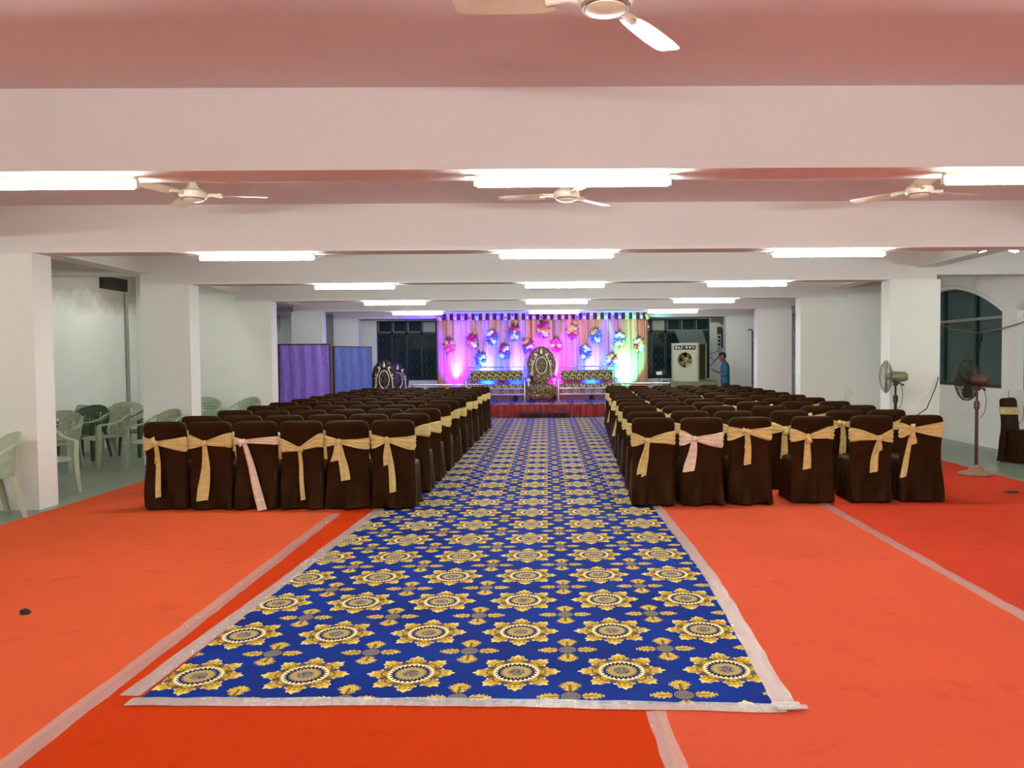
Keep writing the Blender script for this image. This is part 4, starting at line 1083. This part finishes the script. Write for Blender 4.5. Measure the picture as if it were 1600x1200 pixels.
bench((1.11, 21.55, ZST), 'steel bench with black and gold scroll cushions on the cooler side of the throne')
# railings on the stage front and posts at the carpet sides
def railing(x0, x1, label):
    r = empty('stage_railing', (0, 20.62, ZST), 0, label, 'railing', 'steel railings on the stage front')
    bm = B(); cyl(bm, (x0, 0, 0.53), (x1, 0, 0.53), 0.022, n=12); ball(bm, (x0, 0, 0.53), 0.03, n=10, m=6); ball(bm, (x1, 0, 0.53), 0.03, n=10, m=6); obj('top_rail', bm, m_steel, r)
    bm = B(); cyl(bm, (x0, 0, 0.30), (x1, 0, 0.30), 0.013, n=8); obj('middle_rail', bm, m_black, r)
    n = 4
    for k in range(n):
        x = x0+(x1-x0)*k/(n-1); bm = B(); lathe(bm, [(0, 0), (0.045, 0), (0.045, 0.01), (0.019, 0.02), (0.019, 0.53), (0, 0.53)], 10, o=(x, 0, 0)); obj('post', bm, m_black if k in (0, 3) else m_steel, r)
railing(-3.62, -1.75, 'steel railing on the stage edge on the folding screen side')
railing(1.76, 3.28, 'steel railing on the stage edge on the cooler side')
for x, y, s, lab in ((-1.47, 17.95, 1, 'on the folding screen side'), (1.36, 17.9, -1, 'on the cooler side')):
    p = empty('barrier_post', (x, y, 0.0115), 0, 'short steel barrier post with ball cap beside the blue carpet %s' % lab, 'post', 'barrier posts at the stage end of the carpet')
    bm = B(); lathe(bm, [(0, 0), (0.07, 0), (0.07, 0.012), (0.03, 0.03), (0, 0.03)], 18); obj('base', bm, m_steel, p)
    bm = B(); cyl(bm, (0, 0, 0.02), (0, 0, 0.58), 0.026, n=14); obj('pole', bm, m_steel, p)
    bm = B(); ball(bm, (0, 0, 0.605), 0.036, n=14, m=8); obj('cap', bm, m_steel, p)
    bm = B(); tube(bm, [(0, 0, 0.50), (0, 0.10, 0.46), (0, 0.12, 0.02)], 0.010, 8); obj('brace', bm, m_black, p)

# ------------------------------------------------------------------ folding screen
fs = empty('folding_screen', (0, 0, 0.0058), 0, 'two panel folding screen in lavender and blue brocade beside the columns', 'screen')
def panel(p0, p1, z0, z1, m):
    p0, p1 = Vector(p0), Vector(p1); d = p1-p0; L = d.length; mx = Matrix.Translation((p0.x, p0.y, 0)) @ Matrix.Rotation(math.atan2(d.y, d.x), 4, 'Z')
    bm = B(); nx, nz = 30, 16; rings = []
    for j in range(nz+1):
        rings.append([mx @ Vector((0.03+(L-0.06)*i/nx, -0.012-0.012*sin(i*0.9+0.5*sin(j*0.5))-0.006*sin(i*2.3+j*0.3), z0+0.06+(z1-z0-0.09)*j/nz)) for i in range(nx+1)])
    vr = loft(bm, rings, False, False); loft(bm, [[v.co+Vector((0, 0.02, 0)) for v in r] for r in vr], False, False)
    pn = obj('fabric_panel', bm, m, fs, angle=90)
    bm = B()
    for a, b in ((0, 0.035), (L-0.035, L)): b2(bm, a, b, -0.02, 0.02, 0.0, z1, mx)
    b2(bm, 0.035, L-0.035, -0.02, 0.02, z1-0.03, z1, mx); b2(bm, 0.035, L-0.035, -0.02, 0.02, z0, z0+0.06, mx)
    obj('wooden_frame', bm, m_wood, pn, False)
panel((-5.93, 17.0), (-4.79, 17.05), 0.08, 1.94, m_screen); panel((-4.74, 17.06), (-4.17, 18.25), 0.08, 1.89, m_screen2)

# ------------------------------------------------------------------ air cooler, plinth and the corner behind
bm = B(); b2(bm, 3.36, 4.74, 21.35, 22.38, 0, 0.90); pl = tag(obj('plinth', bm, m_plinth, None, False), 'olive green painted block carrying the air cooler', 'plinth')
ac = empty('air_cooler', (4.04, 21.86, 0.90), rad(-31), 'old cream metal air cooler with round fan opening and propped lid', 'air cooler')
W2, D2, H2 = 0.41, 0.33, 1.08
bm = B()                                        # front with a round opening
N = 40; cz = 0.60; r0 = 0.215
sq = []
for k in range(N):
    a = 2*PI*k/N; c_, s_ = cos(a), sin(a); t = min((W2-0.0)/abs(c_) if abs(c_) > 1e-6 else 9, ((H2-cz) if s_ > 0 else cz)/abs(s_) if abs(s_) > 1e-6 else 9)
    sq.append(Vector((c_*t, -D2, cz+s_*t)))
inn = [Vector((r0*cos(2*PI*k/N), -D2, cz+r0*sin(2*PI*k/N))) for k in range(N)]
inn2 = [p+Vector((0, 0.12, 0)) for p in inn]; sq2 = [p+Vector((0, 0.03, 0)) for p in sq]
loft(bm, [sq2, sq, inn, inn2], cap=False); b2(bm, -W2, W2, -D2+0.02, D2, 0, 0.05); b2(bm, -W2, W2, -D2+0.02, D2, H2-0.04, H2)
for sx in (-1, 1):
    for sy in (-1, 1): bx(bm, sx*(W2-0.02), sy*(D2-0.03), H2/2, 0.04, 0.06, H2)
obj('cabinet', bm, m_cooler, ac, True, angle=20)
for sx in (-1, 1):
    bm = B(); bx(bm, sx*(W2-0.03), 0.0, H2/2, 0.02, 2*D2-0.12, H2-0.1); obj('side_pad', bm, m_cooler_side, ac, False)
bm = B(); bx(bm, 0, D2-0.05, H2/2, 2*W2-0.08, 0.02, H2-0.1); obj('back_pad', bm, m_cooler_side, ac, False)
bm = B(); mx = Matrix.Translation((0, -D2+0.14, cz)) @ Matrix.Rotation(PI/2, 4, 'X')
lathe(bm, [(0, -0.02), (0.075, -0.02), (0.08, 0.05), (0.03, 0.06), (0, 0.062)], 20, mx=mx); hub = obj('hub', bm, m_cooler_in, ac)
for k in range(5):
    a = k*2*PI/5; rings = []
    for r, w in ((0.06, 0.07), (0.12, 0.13), (0.19, 0.15), (0.205, 0.08)):
        rings.append([Vector((r*cos(a)-s*w/2*sin(a), -D2+0.14+s*0.03+th, cz+r*sin(a)+s*w/2*cos(a))) for s, th in ((-1, 0), (0, 0.004), (1, 0), (0, -0.004))])
    bm = B(); loft(bm, rings); obj('blade', bm, m_cooler_in, hub)
bm = B(); bx(bm, 0.0, -D2-0.008, H2-0.13, 0.64, 0.012, 0.12); nb = obj('name_panel', bm, m_label, ac, False)
def letters(strokes, x0, z0, w, h, y, r=0.008):
    bm = B()
    for st_ in strokes: tube(bm, [(x0+px_*w, y, z0+pz*h) for px_, pz in st_], r, 5)
    return bm
RAJ = {'R': [[(0, 0), (0, 1), (0.7, 1), (0.7, 0.5), (0, 0.5)], [(0.3, 0.5), (0.8, 0)]], 'A': [[(0, 0), (0.4, 1), (0.8, 0)], [(0.2, 0.4), (0.6, 0.4)]], 'J': [[(0.3, 1), (0.8, 1)], [(0.6, 1), (0.6, 0.1), (0.3, 0), (0, 0.25)]]}
for k, ch in enumerate('RAJ'): obj('letter', letters(RAJ[ch], -0.27+0.075*k, H2-0.16, 0.062, 0.06, -D2-0.016), m_letter, nb)
for x in (0.06, 0.16):
    mx = Matrix.Translation((x, -D2-0.014, H2-0.125)) @ Matrix.Rotation(PI/2, 4, 'X'); bm = B(); lathe(bm, [(0, 0), (0.026, 0), (0.022, 0.025), (0, 0.027)], 14, mx=mx); obj('knob', bm, m_letter, nb)
bm = B(); tube(bm, [(0.22, -D2-0.016, H2-0.10), (0.25, -D2-0.016, H2-0.105), (0.28, -D2-0.016, H2-0.15)], 0.009, 5); obj('pointer', bm, m_letter, nb)
mx = Matrix.Translation((0, D2-0.02, H2+0.005)) @ Matrix.Rotation(rad(-44), 4, 'X')
bm = B(); b2(bm, -W2, W2, -0.52, 0, 0, 0.015, mx); obj('lid', bm, m_lid, ac, False)
# meters and wiring on the wall beside the barred window
mb = empty('meter_board', (5.33, 23.6, 0), 0, 'brown and white meter boxes with hanging wires beside the barred window', 'meter')
bm = B(); b2(bm, -0.11, 0.02, -0.10, 0, 2.27, 2.50); obj('brown_box', bm, m_box_b, mb, False)
bm = B(); b2(bm, -0.12, 0.0, -0.10, 0, 1.90, 2.24); wb = obj('meter_case', bm, m_box_w, mb, False)
for k in range(3):
    bm = B(); b2(bm, -0.10, -0.02, -0.106, -0.10, 1.93+0.11*k, 2.0+0.11*k); obj('meter_window', bm, m_glass, wb, False)
bm = B(); b2(bm, 0.02, 0.06, -0.05, 0, 1.86, 2.45); obj('conduit', bm, m_black, mb, False)
bm = B(); b2(bm, 0.12, 0.17, -0.06, 0, 1.88, 2.05); obj('switch', bm, m_box_w, mb, False)
for pts in ([(-0.05, -0.05, 1.9), (-0.1, -0.06, 1.75), (-0.3, -0.05, 1.68), (-0.38, -0.03, 1.72)], [(0.0, -0.05, 1.88), (-0.02, -0.06, 1.6), (-0.2, -0.05, 1.45), (-0.38, -0.03, 1.62)],
            [(-0.05, -0.05, 1.9), (-0.06, -0.06, 1.62), (-0.25, -0.05, 1.38), (-0.4, -0.03, 1.28)], [(0.1, -0.05, 1.9), (0.1, -0.05, 1.6), (0.09, -0.05, 1.3)]):
    bm = B(); tube(bm, pts, 0.008, 5); obj('wire', bm, m_wire, mb)
bm = B(); b2(bm, 5.02, 5.45, 23.38, 23.58, 2.64, 2.75); b2(bm, 5.30, 5.45, 23.36, 23.58, 2.58, 2.70); tag(obj('shutter_box', bm, m_lid, None, False), 'small grey box under the beam over the meters', 'box')
pp_ = empty('wall_pole', (5.98, 22.36, 0), 0, 'thin black pole with a bent top against the column by the man', 'pole')
bm = B(); tube(bm, [(0, 0, 0), (0, 0, 2.33), (-0.03, 0, 2.36), (-0.12, 0, 2.36)], 0.018, 8); obj('pole', bm, m_black, pp_)
bm = B()
for k in range(9): cyl(bm, (0, 0, 0.3+0.22*k), (0, 0, 0.32+0.22*k), 0.023, n=8)
obj('clip', bm, m_white, pp_)
# small tripod gear beside the cooler
tg = empty('tripod_lamp', (3.25, 21.6, 0.0), 0, 'small black tripod lamp with white head beside the air cooler', 'lamp'); tg.location = (3.12, 21.45, ZST)
for k in range(3):
    a = k*2*PI/3+0.5; bm = B(); tube(bm, [(0, 0, 0.42), (0.16*cos(a), 0.16*sin(a), 0)], 0.010, 6); obj('leg', bm, m_black, tg)
bm = B(); cyl(bm, (0, 0, 0.38), (0, 0, 0.74), 0.010, n=8); obj('pole', bm, m_black, tg)
bm = B(); bx(bm, 0, -0.02, 0.78, 0.15, 0.06, 0.09); hd_ = obj('head', bm, m_white, tg, False)
bm = B(); bx(bm, 0.1, 0.02, 0.80, 0.16, 0.05, 0.14); obj('battery', bm, m_black, tg, False)
bm = B(); tube(bm, [(0.05, 0, 0.85), (0.14, 0, 0.93), (0.22, 0, 0.88), (0.26, 0, 0.70)], 0.012, 6); obj('arm', bm, m_black, tg)

# ------------------------------------------------------------------ wall fittings
vn = empty('wall_ventilator', (XL, 14.55, 0), 0, 'sooty dark ventilator high on the damp side wall', 'ventilator')
bm = B(); b2(bm, 0, 0.05, -0.42, 0.42, 2.93, 3.16); obj('frame', bm, m_darkhole, vn, False)
for k in range(6):
    bm = B(); b2(bm, 0.05, 0.075, -0.40, 0.40, 2.945+0.036*k, 2.965+0.036*k); obj('slat', bm, m_darkhole, vn, False)
bm = B(); tube(bm, [(XL+0.03, 14.95, 0.02), (XL+0.03, 14.95, 2.88)], 0.035, 10); tag(obj('drain_pipe', bm, m_frame_l, None), 'grey drain pipe on the damp side wall by the second column', 'pipe')
bm = B()
tube(bm, [(XR-0.03, 16.0-0.3, 2.55), (XR-0.05, 15.0, 2.30), (XR-0.06, 14.2, 2.08), (XR-0.06, 13.3, 1.97), (XR-0.05, 12.6, 2.02), (XR-0.03, 11.9, 2.12), (XR-0.03, 10.5, 2.2)], 0.010, 6)
dc = tag(obj('draped_cable', bm, m_wire_t), 'tan cable drooping across the arched windows', 'cable')
bm = B(); tube(bm, [(XR-0.06, 13.2, 1.97), (XR-0.06, 13.18, 1.88), (XR-0.06, 13.22, 1.80), (XR-0.06, 13.2, 1.72)], [0.02, 0.026, 0.016, 0.004], 6); obj('hanging_plug', bm, m_wire, dc)
bm = B(); tube(bm, [(6.04, 11.79, 1.25), (5.98, 11.75, 1.1), (5.88, 11.68, 0.95), (5.74, 11.55, 0.78), (5.5, 11.45, 0.66), (5.25, 11.4, 0.62)], 0.008, 6)
tag(obj('fan_cable', bm, m_wire), 'black cable running from the column edge down to the olive motor fan', 'cable')
bm = B(); tube(bm, [(XR-0.02, 12.45, 1.0), (XR-0.03, 12.4, 0.62), (XR-0.04, 12.2, 0.45), (XR-0.03, 12.05, 0.55), (XR-0.02, 12.0, 1.0)], 0.006, 5)
tag(obj('loose_wire', bm, m_wire_t), 'thin looped wire hanging below the sill between the arched windows', 'wire')
def scrap(loc, s, label, cat, flat):
    bm = B(); n = 9; rr = random.Random(int(abs(loc[0]*100)))
    rings = []
    for z, g in ((0.0, 1.0), (0.4*flat, 0.9), (0.8*flat, 0.6), (flat, 0.15)):
        rings.append([Vector((s*g*cos(2*PI*k/n)*(0.6+0.7*rr.random()), s*g*0.6*sin(2*PI*k/n)*(0.6+0.7*rr.random()), z)) for k in range(n)])
    loft(bm, rings); return tag(obj('scrap', bm, m_scrap, None, True, loc), label, cat)
scrap((-3.32, 4.85, 0.0055), 0.035, 'small dark green leaf scrap on the open orange red carpet', 'scrap', 0.035)
scrap((5.34, 8.72, 0.0055), 0.09, 'flat black rag scrap on the crimson carpet in front of the fan base', 'scrap', 0.02)
scrap((5.60, 8.62, 0.0055), 0.05, 'smaller black scrap next to the black rag on the crimson carpet', 'scrap', 0.02)

# ------------------------------------------------------------------ the man with a phone
def skinned(name, verts, edges, radii, m, parent, sub=2, root=0):
    me = bpy.data.meshes.new(name); me.from_pydata(verts, edges, [])
    o = bpy.data.objects.new(name, me); COL.objects.link(o)
    o.modifiers.new('s', 'SKIN'); sv = me.skin_vertices[0].data if me.skin_vertices else None
    if sv is None:
        me.skin_vertices.new(); sv = me.skin_vertices[0].data
    for i, r in enumerate(radii):
        sv[i].radius = r if isinstance(r, tuple) else (r, r); sv[i].use_root = (i == root)
    md = o.modifiers.new('u', 'SUBSURF'); md.levels = sub; md.render_levels = sub
    dg = bpy.context.evaluated_depsgraph_get(); dg.update()
    me2 = bpy.data.meshes.new_from_object(o.evaluated_get(dg)); me2.name = name
    o.modifiers.clear(); o.data = me2; bpy.data.meshes.remove(me)
    me2.materials.clear(); me2.materials.append(m); me2.shade_smooth(); o.parent = parent
    return o
# local frame: faces -x, y across the body
mn = empty('person', (4.97, 21.42, 0.0), rad(-12), 'man in a teal shirt and dark trousers looking down at a phone', 'person')
V_ = [(0, 0, 0.92), (0, 0, 1.08), (-0.01, 0, 1.24), (0.0, 0, 1.37), (-0.015, 0, 1.44), (-0.035, 0, 1.51),     # pelvis..neck
      (0.0, -0.15, 1.365), (0.02, -0.20, 1.20), (0.01, -0.215, 1.08), (-0.11, -0.20, 1.10), (-0.21, -0.165, 1.15), (-0.25, -0.15, 1.17),   # near arm (right arm would be +y for -x facing)
      (0.0, 0.15, 1.365), (0.02, 0.20, 1.20), (0.01, 0.21, 1.08), (-0.10, 0.17, 1.10), (-0.21, 0.10, 1.16), (-0.25, 0.07, 1.18),
      (0, -0.09, 0.86), (-0.015, -0.10, 0.48), (0.02, -0.10, 0.08), (-0.10, -0.11, 0.035),
      (0, 0.09, 0.86), (-0.005, 0.10, 0.48), (0.03, 0.10, 0.08), (-0.09, 0.11, 0.035)]
E_ = [(0, 1), (1, 2), (2, 3), (3, 4), (4, 5), (3, 6), (6, 7), (7, 8), (8, 9), (9, 10), (10, 11), (3, 12), (12, 13), (13, 14), (14, 15), (15, 16), (16, 17),
      (0, 18), (18, 19), (19, 20), (20, 21), (0, 22), (22, 23), (23, 24), (24, 25)]
Rr = [(0.10, 0.14), (0.10, 0.13), (0.105, 0.145), (0.09, 0.12), 0.05, 0.05, 0.055, 0.045, 0.040, 0.036, 0.026, 0.024, 0.055, 0.045, 0.040, 0.036, 0.026, 0.024,
      0.085, 0.058, 0.042, 0.035, 0.085, 0.058, 0.042, 0.035]
body = skinned('body', V_, E_, Rr, m_skin, mn)
# shirt and trousers follow the body
def ell(z, cx, hx_, hy, n=28, rip=0.0): return [Vector((cx+(hx_+rip*sin(5*a))*cos(a), (hy+rip*sin(7*a))*sin(a), z)) for a in [2*PI*k/n for k in range(n)]]
bm = B()
loft(bm, [ell(0.86, 0.0, 0.128, 0.182, rip=0.006), ell(0.95, 0.002, 0.126, 0.178, rip=0.004), ell(1.06, 0.0, 0.122, 0.170, rip=0.003), ell(1.18, -0.005, 0.124, 0.176), ell(1.29, -0.004, 0.118, 0.182),
          ell(1.36, 0.0, 0.102, 0.178), ell(1.405, -0.004, 0.082, 0.135), ell(1.43, -0.012, 0.066, 0.088), ell(1.455, -0.018, 0.060, 0.066), ell(1.462, -0.018, 0.056, 0.060)])
for sd, a, b, c_ in ((-1, (0.0, -0.15, 1.365), (0.02, -0.205, 1.20), (0.01, -0.215, 1.08)), (1, (0.0, 0.15, 1.365), (0.02, 0.205, 1.20), (0.01, 0.21, 1.08))):
    fw = V_[9 if sd < 0 else 15]
    tube(bm, [(0, sd*0.09, 1.375), a, (0.012, sd*0.19, 1.29), b, (0.018, sd*0.213, 1.12), (c_[0]-0.02, c_[1], c_[2]-0.005), ((c_[0]+fw[0])/2-0.01, (c_[1]+fw[1])/2, (c_[2]+fw[2])/2)], [0.060, 0.076, 0.070, 0.062, 0.060, 0.058, 0.050], 14)
obj('shirt', bm, m_shirt, mn, angle=60)
bm = B(); loft(bm, [ell(0.72, 0.0, 0.108, 0.158), ell(0.80, 0.003, 0.118, 0.172), ell(0.93, 0.0, 0.120, 0.168)])
for sd in (-1, 1): tube(bm, [(0.0, sd*0.085, 0.86), (0.0, sd*0.09, 0.72), (-0.012, sd*0.10, 0.48), (0.012, sd*0.10, 0.25), (0.018, sd*0.10, 0.06)], [0.088, 0.092, 0.075, 0.068, 0.066], 16)
obj('trousers', bm, m_trous, mn, angle=60)
for s in (-1, 1):
    bm = B(); loft(bm, [[Vector((-0.055+x*g, s*0.105+y*g, z)) for x, y in rrect(0.13, 0.045, 0.04, 24)] for z, g in ((0, 1.0), (0.03, 1.02), (0.06, 0.9), (0.085, 0.6))]); obj('shoe', bm, m_black, mn)
hm = Matrix.Translation((-0.068, 0, 1.585)) @ Matrix.Rotation(rad(-18), 4, 'Y')
bm = B(); rings = []
for z, fx, bx_, w in ((-0.115, -0.075, -0.02, 0.035), (-0.095, -0.092, 0.03, 0.052), (-0.06, -0.096, 0.065, 0.064), (-0.02, -0.092, 0.088, 0.072), (0.02, -0.094, 0.098, 0.076), (0.06, -0.085, 0.092, 0.072), (0.095, -0.055, 0.065, 0.052), (0.115, -0.01, 0.025, 0.02)):
    c = (fx+bx_)/2; h = (bx_-fx)/2
    rings.append([hm @ Vector((c+h*cos(a), w*sin(a), z)) for a in [2*PI*k/24 for k in range(24)]])
loft(bm, rings)
loft(bm, [[hm @ Vector((x, w*cos(a), z+0.010*sin(a))) for a in [2*PI*k/8 for k in range(8)]] for x, w, z in ((-0.085, 0.010, 0.005), (-0.103, 0.013, -0.020), (-0.118, 0.014, -0.032), (-0.090, 0.010, -0.045))])
for s in (-1, 1): ball(bm, (0.012, s*0.076, -0.012), 0.020, 0.008, 0.032, 8, 6, hm)
loft(bm, [[hm @ Vector((x, 0.026*cos(a), z+0.006*sin(a))) for a in [2*PI*k/8 for k in range(8)]] for x, z in ((-0.085, -0.068), (-0.1005, -0.068))])
head = obj('head', bm, m_skin, mn, angle=70)
for s in (-1, 1):
    bm = B(); ball(bm, (-0.086, s*0.031, 0.004), 0.011, 0.014, 0.008, 8, 6, hm); obj('eye', bm, m_letter, head)
    bm = B(); ball(bm, (-0.096, s*0.031, 0.003), 0.004, 0.006, 0.006, 6, 5, hm); obj('pupil', bm, m_hair, head)
    bm = B(); ball(bm, (-0.091, s*0.032, 0.028), 0.007, 0.022, 0.005, 8, 5, hm); obj('eyebrow', bm, m_hair, head)
bm = B(); rings = []
for z, fx, bx_, w in ((-0.06, 0.03, 0.078, 0.066), (-0.02, 0.015, 0.098, 0.080), (0.03, -0.02, 0.108, 0.084), (0.055, -0.094, 0.105, 0.082), (0.09, -0.080, 0.085, 0.068), (0.118, -0.045, 0.05, 0.04), (0.128, -0.01, 0.02, 0.012)):
    c = (fx+bx_)/2; h = (bx_-fx)/2
    rings.append([hm @ Vector((c+h*cos(a), w*sin(a), z+0.004*sin(a*9))) for a in [2*PI*k/28 for k in range(28)]])
loft(bm, rings); obj('hair', bm, m_hair, mn, angle=70)
bm = B(); ball(bm, (-0.078, 0, -0.088), 0.022, 0.040, 0.024, 10, 6, hm); obj('beard', bm, m_hair, mn)
# hands: palm and five fingers closing on the phone
def hand(w, d, s, curl, name='hand'):
    w = Vector(w); d = Vector(d).normalized(); side = Vector((0, s, 0)); side = (side-d*side.dot(d)).normalized(); up = d.cross(side)*(-s)
    vs_, es, rs = [w-d*0.01, w+d*0.035, w+d*0.075], [(0, 1), (1, 2)], [0.022, (0.034, 0.017), (0.036, 0.015)]
    for k, (o, L) in enumerate(((-0.030, 0.066), (-0.010, 0.076), (0.010, 0.071), (0.029, 0.055))):
        b0 = len(vs_); a = w+d*0.078+side*o
        v1 = a+d*L*0.45+up*curl*0.2*L; v2 = v1+d*L*0.25+up*curl*0.45*L; v3 = v2+d*L*0.08+up*curl*0.4*L
        vs_ += [a, v1, v2, v3]; es += [(2, b0), (b0, b0+1), (b0+1, b0+2), (b0+2, b0+3)]; rs += [0.0095, 0.009, 0.0082, 0.007]
    b0 = len(vs_); a = w+d*0.03-side*0.034
    vs_ += [a, a+d*0.03-side*0.016+up*0.016, a+d*0.055-side*0.008+up*0.028]; es += [(1, b0), (b0, b0+1), (b0+1, b0+2)]; rs += [0.012, 0.0105, 0.0085]
    return skinned(name, [tuple(v) for v in vs_], es, rs, m_skin, mn, 1, 1)
hand((-0.25, -0.15, 1.17), (-0.95, 0.12, 0.22), -1, 0.9); hand((-0.25, 0.07, 1.18), (-0.95, -0.25, 0.15), 1, 0.8)
ph = empty('phone', (0, 0, 0), 0, 'dark phone held flat in the hands of the man', 'phone')
bm = B(); mx = mn.matrix_basis @ Matrix.Translation((-0.37, -0.10, 1.225)) @ Matrix.Rotation(rad(-10), 4, 'Y'); bx(bm, 0, 0, 0, 0.15, 0.074, 0.009, mx); obj('case', bm, m_black, ph, False)
bm = B(); bx(bm, 0, 0, 0.0052, 0.138, 0.066, 0.001, mx); obj('screen', bm, m_glass, ph, False)
